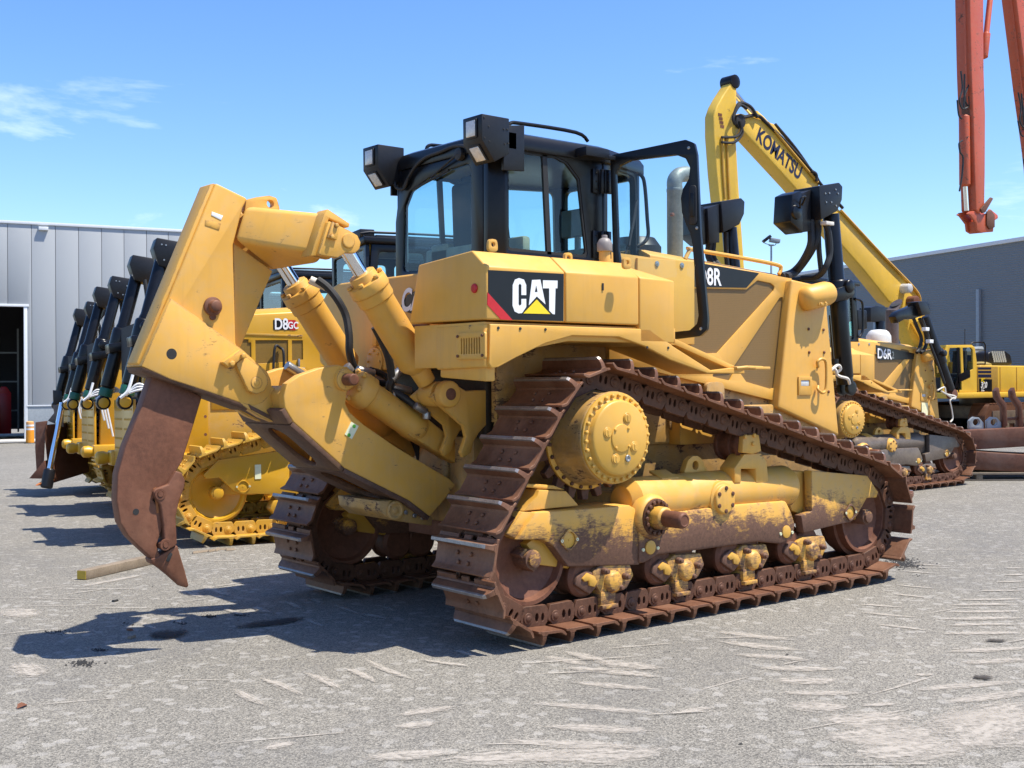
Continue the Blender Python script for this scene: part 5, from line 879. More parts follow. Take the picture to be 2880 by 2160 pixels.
    m = MB(MS); m.prism(oy('B', -.2, [(868, 300), (905, 120), (960, 95), (1020, 150), (1115, 225), (1150, 330), (1140, 440), (1000, 385)]), -.113, -.05); m.build('carriage_link', M['yel_rip'], DA, .006); m = MB(MS); m.prism(oy('B', -.25, [(1085, 240), (1125, 185), (1180, 330), (1180, 440), (1120, 400)]), -.295, -.05); m.build('link_tie', M['yel_rip'], DA, .006)
hf_ = MB().prism(oy('B', -.25, [(1690, 905), (1760, 900), (1850, 905), (2030, 1008), (2025, 1060), (1840, 1035), (1760, 1020), (1700, 970)])+[], -.25, .25).build('hitch_frame', M['yel_grime'], DZ, .008)
q = P('B', 1790, 962, 1, -.25); MB().lathe((q.x, -.249, q.z), (0, -1, 0), [(0, .062), (.02, .06), (.022, .045), (.014, .042), (.014, .02), (.02, .018)], 28).build('hitch_pin', M['yel_grime'], hf_, .002)
m = MB()
for x_, y_ in ((1858, 975), (1912, 995), (1962, 1008)): q = P('B', x_, y_, 1, -.25); m.hexbolt((q.x, -.249, q.z), (0, -1, 0), .016, .014)
m.each('hitch_bolt', M['alu'], hf_, .002)
# underside plate of the draft frame with lightening holes
def ov(c, r_, w_): return [(c+(r_-w_)*(1 if math.cos(a) > 0 else -1)+w_*math.cos(a), w_*math.sin(a)) for a in [2*math.pi*(k+.5)/20 for k in range(20)]]
lw = [P('B', x, y, 1, -.3) for x, y in ((1108, 325), (1160, 412), (1480, 700), (1880, 900), (2012, 1002))]
for k_ in range(4):
    l0, l1 = lw[k_], lw[k_+1]; u = (l1-l0).normalized(); Lb = (l1-l0).length; n_ = Vector((u.z, 0, -u.x)); n_ = n_ if n_.z < 0 else -n_
    TB = Matrix(((u.x, 0, n_.x, l0.x), (0, 1, 0, 0), (u.z, 0, n_.z, l0.z), (0, 0, 0, 1)))
    MB(TB).prism([(.001, -.3), (Lb-.001, -.3), (Lb-.001, .3), (.001, .3)], .0, .03, 'z', [ov(Lb*.5, Lb*.42, .11)] if k_ in (1, 2) else []).build('draft_plate', M['dirtybot'], RP, .004)
    if k_ in (1, 2): MB(TB).prism([(.03, -.225), (Lb-.03, -.225), (Lb-.03, .225), (.03, .225)], -.16, -.18, 'z').build('draft_cover', M['yel_rip'], RP, .004)
n2 = P('B', 880, 300, 1, -.12); n1 = P('B', 1150, 440, 1, -.12)
MB().loft([[(n2.x, -.12, n2.z), (n2.x, .12, n2.z), (n2.x+.02, .12, n2.z-.035), (n2.x+.02, -.12, n2.z-.035)], [(n1.x, -.12, n1.z), (n1.x, .12, n1.z), (n1.x+.02, .12, n1.z-.035), (n1.x+.02, -.12, n1.z-.035)]]).build('neck_plate', M['dirtybot'], RP, .004)
p = oy('B', -.303, [(1522, 412), (1568, 438), (1525, 520), (1482, 490)]); st_ = MB().prism(p, -.304, -.2995).build('sticker', M['palest'], RP, 0)
for x, y in ((1540, 440), (1508, 495)): q = P('B', x, y, 1, -.306); MB().lathe((q.x, -.3045, q.z), (0, -1, 0), [(0, .012), (.001, .012), (.001, .006)], 14).build('sticker_mark', M['green'], st_, 0)
# shank, guard, tooth
sh = oy('B', -.045, [(290, 110), (595, 255), (530, 470), (470, 660), (432, 722), (395, 792), (310, 838), (287, 900), (340, 960), (352, 1060), (310, 1180), (335, 1250), (290, 1272), (200, 1190), (135, 1125), (85, 1040), (62, 900), (70, 740), (120, 560), (215, 330)])
SH = MB().prism(sh, -.045, .045).build('shank', M['rust'], RP, .008, 3)
q = P('B', 182, 972, 1, -.045); MB().lathe((q.x, -.0445, q.z), (0, -1, 0), [(0, .018), (.002, .018), (.002, 0)], 16).build('shank_hole', M['dark'], SH, 0)
gd = oy('B', -.07, [(432, 716), (470, 730), (490, 775), (486, 820), (455, 900), (432, 1000), (440, 1175), (415, 1195), (375, 1212), (338, 1205), (330, 1172), (362, 1150), (352, 1050), (335, 930), (300, 880), (290, 850), (308, 828), (385, 802), (402, 765)])
SG = MB().prism(gd, -.07, .07).build('shin_guard', M['rust'], SH, .010, 3)
m = MB()
for x, y in ((333, 862), (366, 1177)): q = P('B', x, y, 1, -.07); m.lathe((q.x, -.0695, q.z), (0, -1, 0), [(0, .034), (.006, .032), (.006, .019), (.001, .018), (.010, .016), (.010, 0)], 20)
m.build('guard_pin', M['rust'], SG, 0)
m = MB(); q = P('B', 322, 865, 1, -.0701); m.prism(oy('B', -.0706, [(300, 830), (318, 820), (330, 900), (335, 980), (322, 985), (312, 900)]), -.047, -.0452); m.build('rust_streak', plain('orange_rust', (.30, .11, .03), .8), SH, 0)
tp = oy('B', -.06, [(280, 1268), (330, 1250), (440, 1180), (466, 1250), (500, 1340), (533, 1438), (522, 1453), (470, 1438), (400, 1372), (340, 1322), (290, 1296)])
m = MB(); m.prism(tp, -.062, .062); tip = tp[5]; top = tp[2]
for v in m.v:
    k = min(1, max(0, (v.z-tip[1])/(top[1]-tip[1]))); v.y *= .22+.78*k
TT = m.build('ripper_tooth', M['rust'], SH, .008, 3)
q = P('B', 390, 1255, 1, -.055); MB().prism(rnd([(q.x-.022, q.z-.02), (q.x-.002, q.z-.028), (q.x+.022, q.z+.02), (q.x+.002, q.z+.028)], .012), -.052, -.0555).build('tooth_pin', M['dark'], TT, .001)
# hoses and fittings at the back
m = MB(); m.tube([P('A', 1640, 850, 1, .2), P('A', 1720, 910, 1, .15), P('A', 1800, 1010, 1, .1), P('A', 1860, 1130, 1, .08), P('A', 1885, 1280, 1, .05), P('A', 1890, 1420, 1, .05), P('A', 1935, 1550, 1, .1), P('B', 1600, 120, 1, .2)], .026); m.tube([P('C', 120, 1370, 1, -.25), P('C', 165, 1460, 1, -.25), P('C', 205, 1560, 1, -.25), P('C', 225, 1690, 1, -.22), P('B', 1760, 190, 1, -.2), P('B', 1770, 300, 1, -.15)], .026); m.tube([P('B', 1780, 220, 1, -.2), P('B', 1850, 260, 1, -.25), P('B', 1950, 330, 1, -.3), P('B', 1990, 350, 1, -.32)], .024)
m.tube([P('B', 1640, 90, 1, 0), P('B', 1720, 120, 1, .02), P('B', 1800, 200, 1, .0), P('B', 1820, 330, 1, .1)], .022); m.tube([P('B', 1560, 100, 1, .1), P('B', 1650, 160, 1, .1), P('B', 1780, 180, 1, .1)], .022); m.tube([P('B', 1700, 330, 1, .1), P('B', 1760, 420, 1, .1), P('B', 1900, 520, 1, .1), P('B', 1950, 650, 1, .1)], .022)
m.each('ripper_hose', M['rubber'], RP, 0)
m = MB()
for (x0, y0), (x1, y1), yy, r_ in (((1660, 110), (1560, 90), 0, .03), ((1490, 60), (1520, 100), -.1, .028), ((1770, 150), (1830, 90), -.22, .03), ((1780, 190), (1890, 220), -.2, .024), ((1920, 310), (1985, 350), -.34, .024), ((1990, 350), (1990, 395), -.34, .026), ((1770, 240), (1800, 245), -.2, .03), ((1120, 60), (1230, 130), .2, .03)): m.cyl(P('B', x0, y0, 1, yy), P('B', x1, y1, 1, yy), r_, n=12)
m.each('hose_fitting', M['alu'], RP, .003)
m = MB(); a = P('A', 1580, 850, 1, .25); b_ = P('A', 1710, 905, 1, .2); m.cyl(a, b_, .028, n=14); m.each('hose_fitting', M['strap'], RP, .003)
# ================================================================ deep yellow bulldozers in a row on the left
def copy_tree(o, parent=None):
    c = o.copy(); col.objects.link(c); c.parent = parent
    for ch_ in list(o.children): copy_tree(ch_, c)
    return c
SG_ = style(M['yel_gcd'], M['yel_gcd'], M['yel_gc'], M['yel_gc'], M['yel_gc'], M['yel_gc'], M['yel_gc'], M['yel_gc'])
GC = thing('bulldozer', 'deep yellow bulldozer with black lift cylinders, nearest of the row behind the ripper', 'bulldozer', (4.176, 4.443, -.012), R(168), 'deep yellow bulldozers parked in a row')
GC.rotation_mode = 'XYZ'; TILT = Matrix.Rotation(-math.atan(SLOPE), 4, 'X'); GC.matrix_world = Matrix.Translation((4.176, 4.443, -.012)) @ TILT @ Matrix.Rotation(R(168), 4, 'Z')
undercarriage(GC, SG_)
Yg = M['yel_gc']
MB().box(.2, 3.7, -.6, .6, .62, 1.45).build('chassis', M['yel_gcd'], GC, .02)
H_ = MB(); H_.loft([[(1.75, -.56, 1.4), (1.75, -.56, 2.36), (1.75, -.4, 2.42), (1.75, .4, 2.42), (1.75, .56, 2.36), (1.75, .56, 1.4)], [(3.42, -.56, 1.4), (3.42, -.56, 2.24), (3.42, -.4, 2.30), (3.42, .4, 2.30), (3.42, .56, 2.24), (3.42, .56, 1.4)]]); H_.build('hood', Yg, GC, .015)
def gw(t, pts, yw=4.76):      # photo outline on the near engine side of the first machine -> its own x, z
    out = []
    inv = (Matrix.Translation((4.176, 4.443, 0)) @ Matrix.Rotation(R(168), 4, 'Z')).inverted()
    nn_ = Vector((-math.sin(R(168)), math.cos(R(168)), 0)); p0_ = Vector((4.176, 4.443, 0))+nn_*.61
    for x, y in pts: q = inv @ Pp(t, x, y, p0_, nn_); out.append((q.x, q.z))
    return out
for s in (-1, 1):
    MS = sided(s)
    side = [(1.2, 1.30), (3.40, 1.30), (3.40, 2.22), (1.75, 2.33), (1.2, 2.33)]
    sc = [gw('A', [(1172, 1308), (1426, 1308), (1426, 1478), (1172, 1492)]), gw('A', [(1456, 1310), (1542, 1310), (1542, 1460), (1456, 1470)]), gw('A', [(1050, 1300), (1118, 1300), (1118, 1325), (1140, 1325), (1140, 1480), (1050, 1480)])]
    m = MB(MS); m.prism(side, -.61, -.57, 'y', sc); es = m.build('engine_side', Yg, GC, .004)
    for q in sc: m = MB(MS); m.prism(q, -.598, -.59); m.build('side_screen', M['perf_gc'], es, 0)
    rail = gw('A', [(1080, 1250), (1540, 1268), (1540, 1284), (1080, 1266)]); m = MB(MS); m.prism(rail, -.618, -.611); m.build('seam_strip', M['yel_gcd'], es, .001)
    hn = gw('A', [(1342, 1475)])[0]; m = MB(MS); m.tube([(hn[0]-.03, -.62, hn[1]+.14), (hn[0]+.03, -.66, hn[1]+.16), (hn[0]+.05, -.66, hn[1]+.05), (hn[0]+.05, -.66, hn[1]-.12), (hn[0]-.02, -.66, hn[1]-.17), (hn[0]-.05, -.66, hn[1]-.1), (hn[0]-.05, -.66, hn[1]+.1), (hn[0]-.03, -.62, hn[1]+.14)], .014); m.build('grab_handle', M['rubber'], es, 0)
    m = MB(MS); l_ = gw('A', [(1505, 1530)])[0]; m.box(l_[0]-.06, l_[0]+.05, -.65, -.612, l_[1]-.02, l_[1]+.01).box(l_[0]-.01, l_[0]+.01, -.64, -.612, l_[1], l_[1]+.1); m.build('door_latch', M['alu'], es, .003)
    m = MB(MS)
    for x, y in ((620, 370), (620, 482)):
        q = gw('B', [(x, y)])[0]; m.lathe((q[0], -.611, q[1]), (0, -1, 0), [(0, .018), (.01, .015)], 10)
    m.build('side_bolt', M['rust'], es, 0)
    # fender, steps
    m = MB(MS); m.prism([(.3, 1.75), (.3, 1.9), (1.3, 1.9), (1.9, 1.6), (1.9, 1.55), (1.2, 1.72)], -1.30, -.62); m.build('fender', Yg, GC, .01)
    # lift cylinder with yoke, lamp box and rope
    T_, B_ = Vector((3.88, -.72, 2.80)), Vector((4.24, -.72, 1.45)); ax_ = (B_-T_).normalized(); ln = (B_-T_).length
    m = MB(MS); m.lathe(T_, ax_, [(0, .066), (ln*.42, .066), (ln*.44, .074), (ln-.12, .074), (ln-.11, .06), (ln, .05)], 24); LY = m.build('lift_cylinder', M['black'], GC, .003)
    m = MB(MS); m.lathe(B_-ax_*.10, ax_, [(0, .072), (.09, .072)], 20); m.build('green_sleeve', plain('green_plastic', (.01, .10, .06), .5), LY, .003)
    m = MB(MS); m.lathe(B_+ax_*.06+Vector((0, -.05, 0)), (0, 1, 0), [(0, .03), (0, .075), (.1, .075), (.1, .03)], 20); m.build('rod_eye', M['black'], LY); m = MB(MS); m.lathe(B_+ax_*.06+Vector((0, -.062, 0)), (0, 1, 0), [(0, .05), (.01, .055), (.12, .055)], 20); m.build('eye_plug', Yg, LY)
    c = T_.lerp(B_, .45); m = MB(MS); m.lathe(c, ax_, [(0, .08), (.02, .1), (.2, .1), (.22, .08)], 20); m.lathe(c+ax_*.08, (0, -1, 0), [(0, .06), (.13, .06), (.14, .04)], 20); m.prism([(c.x-.16, c.z-.22), (c.x+.16, c.z-.27), (c.x+.17, c.z-.17), (c.x-.14, c.z-.12)], -.86, -.58); m.build('cylinder_yoke', M['black'], LY, .02)
    m = MB(MS); bx = [(3.98, 2.88), (3.945, 2.985), (3.70, 2.95), (3.65, 2.83), (3.77, 2.67), (3.93, 2.715)]; m.prism(bx, -.80, -.60); lb_ = m.build('light_box', M['blackm'], LY, .008)
    m = MB(MS); m.prism([(3.945, 2.94), (3.97, 2.88), (3.945, 2.76), (3.93, 2.76)], -.77, -.63); m.build('work_lamp', M['lens'], lb_, .004)
    m = MB(MS)
    for x, z in ((3.90, 2.92), (3.86, 2.915), (3.77, 2.86), (3.88, 2.77), (3.82, 2.75), (3.79, 2.75)): m.lathe((x, -.8005, z), (0, -1, 0), [(0, .009), (.004, .008)], 8)
    m.build('box_bolt', M['alu'], lb_, 0)
    m = MB(MS); m.tube([(3.80, -.68, 2.72), (3.74, -.66, 2.5), (3.76, -.62, 2.25), (3.6, -.5, 2.15)], .03); m.tube([(3.82, -.62, 2.72), (3.80, -.6, 2.5), (3.82, -.58, 2.3), (3.7, -.45, 2.2)], .026); m.each('hydraulic_hose', M['rubber'], LY, 0)
    m = MB(MS)
    for k in range(3):
        a = B_+ax_*.05; m.tube([a+Vector((.02*k, -.08, .05)), a+Vector((-.10, -.12, .16-.03*k)), a+Vector((-.2, -.10, .10)), a+Vector((-.16-.03*k, -.1, -.05)), a+Vector((-.19-.05*k, -.1, -.22-.1*k))], .012, 6)
    m.tube([B_+Vector((-.05, -.09, .2)), B_+Vector((.0, -.11, .05)), B_+Vector((.07, -.1, -.02))], .016, 6); m.build('tie_rope', M['rope'], LY, 0)
    m = MB(MS); m.lathe((3.72, -.60, 2.15), (0, -1, 0), [(-.1, .11), (.06, .11), (.1, .09), (.11, .05)], 24); m.build('trunnion_boss', Yg, GC)
    # nose corner lug
    m = MB(MS); m.lathe((4.15, -.78, .80), (1, 0, 0), [(0, .05), (.06, .06), (.10, .075), (.16, .07), (.19, .04)], 20); m.box(3.6, 4.2, -.86, -.6, .72, .88); m.build('push_arm_lug', Yg, GC, .02)
m = MB(); m.prism([(3.43, .75), (3.43, 2.26), (3.95, 2.22), (4.05, 1.9), (4.10, .75)], -.62, .62); rgd = m.build('radiator_guard', Yg, GC, .02)
for k in range(14):
    z = 1.02+k*.083; m = MB(); m.box(4.05, 4.13-.006*k, -.50, .50, z, z+.045); m.build('grille_slat', M['blackm'], rgd, .004)
m = MB(); m.box(4.0, 4.09, -.52, .52, .98, 2.18); m.build('grille_back', M['dark'], rgd, 0)
m = MB(); m.prism([(-.60, .72), (.60, .72), (.60, 1.42), (-.60, 1.42)], 4.13, 4.16, 'x'); np_ = m.build('nose_plate', Yg, rgd, .008)
for s in (-1, 1):
    for r_ in range(6):
        m = MB()
        for k in range(6): m.lathe((4.16, s*(.10+k*.085), .82+r_*.1), (1, 0, 0), [(0, .014), (.008, .008)], 8)
        m.build('vent_row', M['yel_gcd'], np_, 0)['kind'] = 'stuff'
dl = gw('A', [(1312, 1222)])[0]; uu = Vector((-1, 0, 0))
g_ = gw('A', [(1312, 1150), (1484, 1152), (1500, 1190), (1482, 1232), (1312, 1225)]); m = MB(); m.prism(g_, .6112, .6135); dc3 = m.build('decal', M['decal'], GC, 0)
g_ = gw('A', [(1420, 1150), (1484, 1152), (1500, 1190), (1482, 1232), (1440, 1230)]); m = MB(); m.prism(g_, .6136, .6145); m.build('decal_stripe', M['red'], dc3, 0)
text('D8', .112, M['white'], (dl[0]-.01, .6145, dl[1]+.0), (-1, 0, 0), (0, 0, 1), 'lettering', dc3, .022, .74); dg_ = gw('A', [(1424, 1218)])[0]; text('GC', .07, M['white'], (dg_[0], .6152, dg_[1]), (-1, 0, 0), (0, 0, 1), 'lettering', dc3, .02, .8)
# cab
m = MB(); m.box(.35, 1.74, -.58, .58, 1.5, 2.32); cbg = m.build('cab', M['black'], GC, .01)
for s in (-1, 1):
    m = MB(sided(s)); m.prism([(.35, 2.3), (1.72, 2.3), (1.66, 3.05), (.38, 3.05)], -.60, -.56, 'y', [rnd([(.45, 2.38), (.95, 2.38), (.95, 2.97), (.45, 2.97)], .05), rnd([(1.05, 2.34), (1.63, 2.34), (1.58, 2.97), (1.05, 2.97)], .05)]); m.build('side_frame', M['black'], cbg, .005); m = MB(sided(s)); m.prism([(.42, 2.33), (1.65, 2.33), (1.6, 3.0), (.42, 3.0)], -.583, -.577); m.build('side_window', M['glass'], cbg, 0)
m = MB(); m.box(.33, 1.76, -.63, .63, 3.052, 3.13); rfg = m.build('roof', M['black'], cbg, .02); m = MB(); m.tube([(1.7, -.5, 3.13), (1.65, -.5, 3.19), (.5, -.5, 3.19), (.45, -.5, 3.13)], .014, smooth=3); m.tube([(1.7, .5, 3.13), (1.65, .5, 3.19), (.5, .5, 3.19), (.45, .5, 3.13)], .014, smooth=3); m.each('roof_rail', M['black'], rfg, 0); m = MB(); m.box(1.55, 1.72, -.4, .4, 3.14, 3.24).box(.4, 1.5, -.3, .3, 3.13, 3.2); m.build('roof_unit', M['blackm'], rfg, .01)
m = MB(); m.prism(rnd([(.7, 2.33), (1.1, 2.33), (1.1, 2.42), (.82, 2.45), (.78, 2.98), (.68, 2.98)], .04), -.22, .22); m.build('operator_seat', M['seat'], cbg, .02)
m = MB(); m.prism([(-.58, 2.32), (.58, 2.32), (.58, 3.05), (-.58, 3.05)], 1.68, 1.72, 'x', [rnd([(-.5, 2.38), (.5, 2.38), (.5, 3.0), (-.5, 3.0)], .05)]); m.build('front_frame', M['black'], cbg, .004); m = MB(); m.box(1.697, 1.703, -.51, .51, 2.37, 3.01); m.build('windscreen', M['glass'], cbg, 0)
m = MB(); m.box(.30, .345, -.55, .55, 2.4, 3.0)
for k in range(12): m.box(.28, .30, -.5, .5, 2.42+k*.048, 2.445+k*.048)
m.build('rear_blind', M['grey'], cbg, 0)
# pale sticker on the idler guard
q0 = gw('H', [(1832, 608), (1866, 608), (1866, 672), (1832, 672)]); m = MB(); zz = [p_[1] for p_ in q0]; m.prism([(3.48-.36, .62), (3.48-.42, .62), (3.48-.42, .76), (3.48-.36, .76)], 1.192, 1.196); m.build('sticker', M['palest'], GC, 0)
G2 = copy_tree(GC); G2.matrix_world = Matrix.Translation((5.02, 7.92, gz(7.92))) @ TILT @ Matrix.Rotation(R(168), 4, 'Z'); G2['label'] = 'deep yellow bulldozer in the middle of the row behind the ripper'
G3 = copy_tree(GC); G3.matrix_world = Matrix.Translation((5.97, 11.54, gz(11.54))) @ TILT @ Matrix.Rotation(R(168), 4, 'Z'); G3['label'] = 'deep yellow bulldozer farthest back in the row, beside the rusty blade'
for o_ in list(G3.children_recursive):
    if o_.name.startswith('nose_plate') or o_.name.startswith('push_arm'): pass
# lowered lift rod of the farthest one, resting on the ground
def wchild(mb_, name, mat, root, bevel=.003):
    o = mb_.build(name, mat, None, bevel); bpy.context.view_layer.update(); o.parent = root; o.matrix_parent_inverse = root.matrix_world.inverted(); return o
dr = (P('H', 290, 655, 2, 0)-CAM_LOC).dot(_f)
a, b_ = at_depth('G', 432, 1310, dr+.25), at_depth('H', 335, 590, dr+.02)
wchild(MB().cyl(a, b_, .045, n=20), 'lowered_rod', M['chrome'], G3, 0)
c = at_depth('H', 290, 660, dr); c.z = .02; wchild(MB().lathe(b_+(a-b_).normalized()*.12, (b_-a), [(0, .06), (.02, .085), (.28, .09), (.30, .07)], 16), 'rod_end', M['blackm'], G3); wchild(MB().loft([[b_+Vector((-.05, -.05, -.05)), b_+Vector((.08, -.05, -.05)), b_+Vector((.08, .05, -.05)), b_+Vector((-.05, .05, -.05))], [c+Vector((-.09, -.04, -.01)), c+Vector((.05, -.04, -.01)), c+Vector((.05, .05, -.01)), c+Vector((-.09, .05, -.01))]]), 'rod_shoe', paint('orange_tip', (.6, .17, .03), .5, .2, .3), G3)
# ================================================================ rusty blade standing in front of the farthest one
D0 = 18.6
BL = thing('dozer_blade', 'rusty bulldozer blade standing on the asphalt left of the chrome rod', 'blade', P('V', 130, 1035, 2, -.2)); bi = Matrix.Translation(-BL.location)
def ad(t, x, y, dep): return at_depth(t, x, y, dep)
lp = [(322, 232), (312, 300), (318, 400), (330, 520), (352, 640)]; rp_ = [(600, 205), (590, 290), (590, 390), (600, 470), (615, 560)]
m = MB(bi); m.loft([[ad('H', *q, 18.0) for q in lp]+[ad('H', *q, 18.12) for q in reversed(lp)], [ad('H', *q, 19.6) for q in rp_]+[ad('H', *q, 19.7) for q in reversed(rp_)]]); m.build('moldboard', M['rustb'], BL, .01)
m = MB(bi); ep = [(245, 215), (330, 205), (312, 330), (305, 480), (252, 552), (243, 400)]; m.loft([[ad('H', *q, 18.05) for q in ep], [ad('H', *q, 18.25) for q in ep]]); m.build('end_plate', M['rustb'], BL, .008)
m = MB(bi); e2 = [(245, 552), (305, 480), (330, 560), (345, 650), (300, 606), (200, 604)]; q_ = [ad('H', *q, 17.95) for q in e2]; m.loft([q_, [p_+_f*.15 for p_ in q_]])
for v in m.v:
    w_z = (m.M.inverted() @ v).z
m.build('cutting_edge', M['rustb'], BL, .006)
m = MB(bi); e3 = [(362, 95), (425, 95), (440, 130), (440, 250), (330, 205), (375, 150)]; m.loft([[ad('H', *q, 18.4) for q in e3], [ad('H', *q, 18.6) for q in e3]]); m.build('lift_bracket', steel('old_bracket', (.12, .09, .07), (.2, .16, .13), .6, .2), BL, .01)
m = MB(bi); m.box(-1.0, 0, 0, 1, 0, 0.001) if False else None
e4 = [(366, 130), (420, 130), (422, 40+60), (366, 100)]; m = MB(bi); m.loft([[ad('G', *q, 18.7) for q in ((365, 1222), (428, 1228), (428, 1310), (368, 1330))], [ad('G', *q, 18.9) for q in ((365, 1222), (428, 1228), (428, 1310), (368, 1330))]]); m.build('bolt_block', M['blackm'], BL, .004)
# ================================================================ smaller bulldozer on the right (copies of the shared parts, narrower and lower)
D6 = thing('bulldozer', 'smaller yellow bulldozer with a white cap on its hood, behind the main one', 'bulldozer', (8.12, 3.80, 0), R(1.5), None, (1.0, .86, .86))
skip = ('ripper', 'cab', 'lift_cylinder', 'rear_tank', 'hand_rail', 'filler_neck', 'lifting_eye', 'hitch_frame', 'exhaust_stack', 'side_tank', 'ripper_bracket')
M['grimyf'] = steel('oily_frame_steel', (.10, .075, .055), (.18, .14, .11), .45, .3, 1, rub=(.22, .17, .12))
for o in list(DZ.children):
    if o.name.split('.')[0] in skip: continue
    c = copy_tree(o, D6)
for o in list(D6.children_recursive):
    n0 = o.name.split('.')[0]
    if n0 in ('decal', 'decal_stripe', 'lettering', 'letter', 'letter_counter', 'triangle_mark', 'exhaust_stack', 'stack_elbow', 'stack_clamp', 'pre_cleaner'): bpy.data.objects.remove(o)
for o in list(D6.children_recursive):
    if o.name.split('.')[0] in ('track_frame', 'frame_guard', 'frame_skirt', 'idler_guard', 'guard_nose', 'bogie', 'idler_yoke', 'yoke_arm'):
        o.material_slots[0].link = 'OBJECT'; o.material_slots[0].material = M['grimyf']
inv6 = (Matrix.Translation((8.12, 3.80, 0)) @ Matrix.Rotation(R(1.5), 4, 'Z') @ Matrix.Diagonal((1, .86, .86, 1))).inverted()
def d6(t, pts, yl):     # photo outline on the plane y = yl of the smaller bulldozer
    nn_ = Vector((-math.sin(R(1.5)), math.cos(R(1.5)), 0)); p0_ = Vector((8.12, 3.80, 0))+nn_*(yl*.86); return [inv6 @ Pp(t, x, y, p0_, nn_) for x, y in pts]
es6 = [o for o in D6.children if o.name.startswith('engine_side')][0]
m = MB(); m.prism([(p.x, p.z) for p in d6('J', [(452, 470), (785, 545), (785, 580), (478, 590), (452, 520)], -.603)], -.604, -.6005); dc6 = m.build('decal', M['decal'], es6, 0)
p = d6('J', [(462, 572), (545, 575)], -.606); text('D6R', .165, M['white'], p[0], (1, 0, -.04), (0, 0, 1), 'lettering', dc6, .02, .86); text('2', .12, M['alu'], p[1]+Vector((.10, 0, 0)), (1, 0, 0), (0, 0, 1), 'lettering', dc6, .0, .8)
a, b_ = d6('J', [(838, 250), (1030, 815)], -.80); ax_ = (b_-a).normalized(); ln = (b_-a).length
m = MB(); m.lathe(a, ax_, [(0, .068), (ln*.42, .068), (ln*.43, .078), (ln, .078), (ln+.01, .05)], 24); L6 = m.build('lift_cylinder', M['blackm'], D6, .003)
c = a.lerp(b_, .5); m = MB(); m.lathe(c, ax_, [(0, .1), (.18, .1), (.2, .08)], 20); m.lathe(c, (0, -1, 0), [(0, .06), (.14, .055), (.15, .03)], 18); m.build('cylinder_yoke', M['blackm'], L6)
e = b_+ax_*.1; m = MB(); m.lathe(e+Vector((0, -.06, 0)), (0, 1, 0), [(0, .03), (0, .085), (.12, .085), (.12, .03)], 20); m.build('rod_eye', M['rust'], L6)
m = MB(); q = d6('J', [(780, 135), (845, 128), (878, 225), (815, 245)], -.9); m.loft([q, [v+Vector((0, .22, 0)) for v in q]]); lb6 = m.build('light_box', M['blackm'], L6, .008)
m = MB(); q = d6('J', [(630, 215), (780, 150), (812, 245), (740, 270), (680, 270), (625, 300), (605, 250)], -.82); m.loft([q, [v+Vector((0, .14, 0)) for v in q]]); m.build('lamp_housing', M['black'], lb6, .01)
m = MB(); q = d6('J', [(412, 180), (455, 165), (552, 180), (552, 290), (412, 290)], .75); m.loft([q, [v+Vector((0, .25, 0)) for v in q]]); m.build('light_box', M['blackm'], D6, .01)
q = d6('J', [(485, 285), (470, 470)], .8); m = MB(); m.cyl(q[0], q[1]-Vector((0, 0, .3)), .085); m.build('lift_cylinder', M['black'], D6)
m = MB(); m.tube(d6('J', [(745, 265), (775, 340), (805, 420), (790, 500), (770, 530)], -.7), .03); m.tube(d6('J', [(790, 265), (830, 360), (845, 450), (825, 510), (800, 530)], -.72), .03); m.tube(d6('J', [(810, 265), (850, 370), (880, 480), (930, 610), (985, 770)], -.86), .024); m.each('hydraulic_hose', M['rubber'], L6, 0)
for x, y in ((842, 348), (874, 443)): q = d6('J', [(x, y)], -.9)[0]; MB().box(q.x-.05, q.x+.05, -.93, -.85, q.z-.03, q.z+.03).build('hose_clamp', M['white'], L6)
m = MB(); m.tube(d6('J', [(930, 825), (985, 800), (1000, 850), (1070, 870), (1030, 900), (1040, 960), (1050, 1040), (1030, 1070)], -.9), .014, 6); m.tube(d6('J', [(960, 830), (1010, 860), (1060, 890), (1075, 870)], -.9), .014, 6); m.build('tie_strap', M['strap'], L6, 0)
a, b_ = d6('J', [(578, 470), (590, 150)], -.05); m = MB(); m.lathe(a-Vector((0, 0, .3)), (0, 0, 1), [(0, .11), (b_.z-a.z+.3-.12, .11)], 24)
t_ = Vector((a.x, a.y, b_.z-.13)); m2 = [[t_+Vector((.11*math.cos(k*math.pi/10), .11*math.sin(k*math.pi/10), 0)) for k in range(20)], [t_+Vector((.10+.11*math.cos(k*math.pi/10), .11*math.sin(k*math.pi/10), .12+.10*math.cos(k*math.pi/10))) for k in range(20)]]; m.loft(m2); ex6 = m.build('exhaust_stack', M['exhd'], D6, 0)
m = MB(); m.lathe(t_+Vector((.10, 0, .125)), (-.6, 0, 1), [(0, .09), (.002, .0)], 20); m.build('stack_mouth', M['dark'], ex6, 0)
q = d6('J', [(473, 445)], -.2)[0]; m = MB(); m.lathe((q.x, q.y, q.z-.1), (0, 0, 1), [(0, .21), (.2, .2), (.27, .16), (.30, .12), (.31, .04)], 24); m.build('pre_cleaner', plain('white_plastic', (.6, .6, .58), .5), D6)
q = d6('J', [(808, 918), (856, 922), (856, 1020), (810, 1016)], -.672); m = MB(); m.loft([q, [v+Vector((0, .004, 0)) for v in q]]); m.build('paper_notice', plain('pale_yellow_paper', (.8, .76, .45), .7), D6, 0)
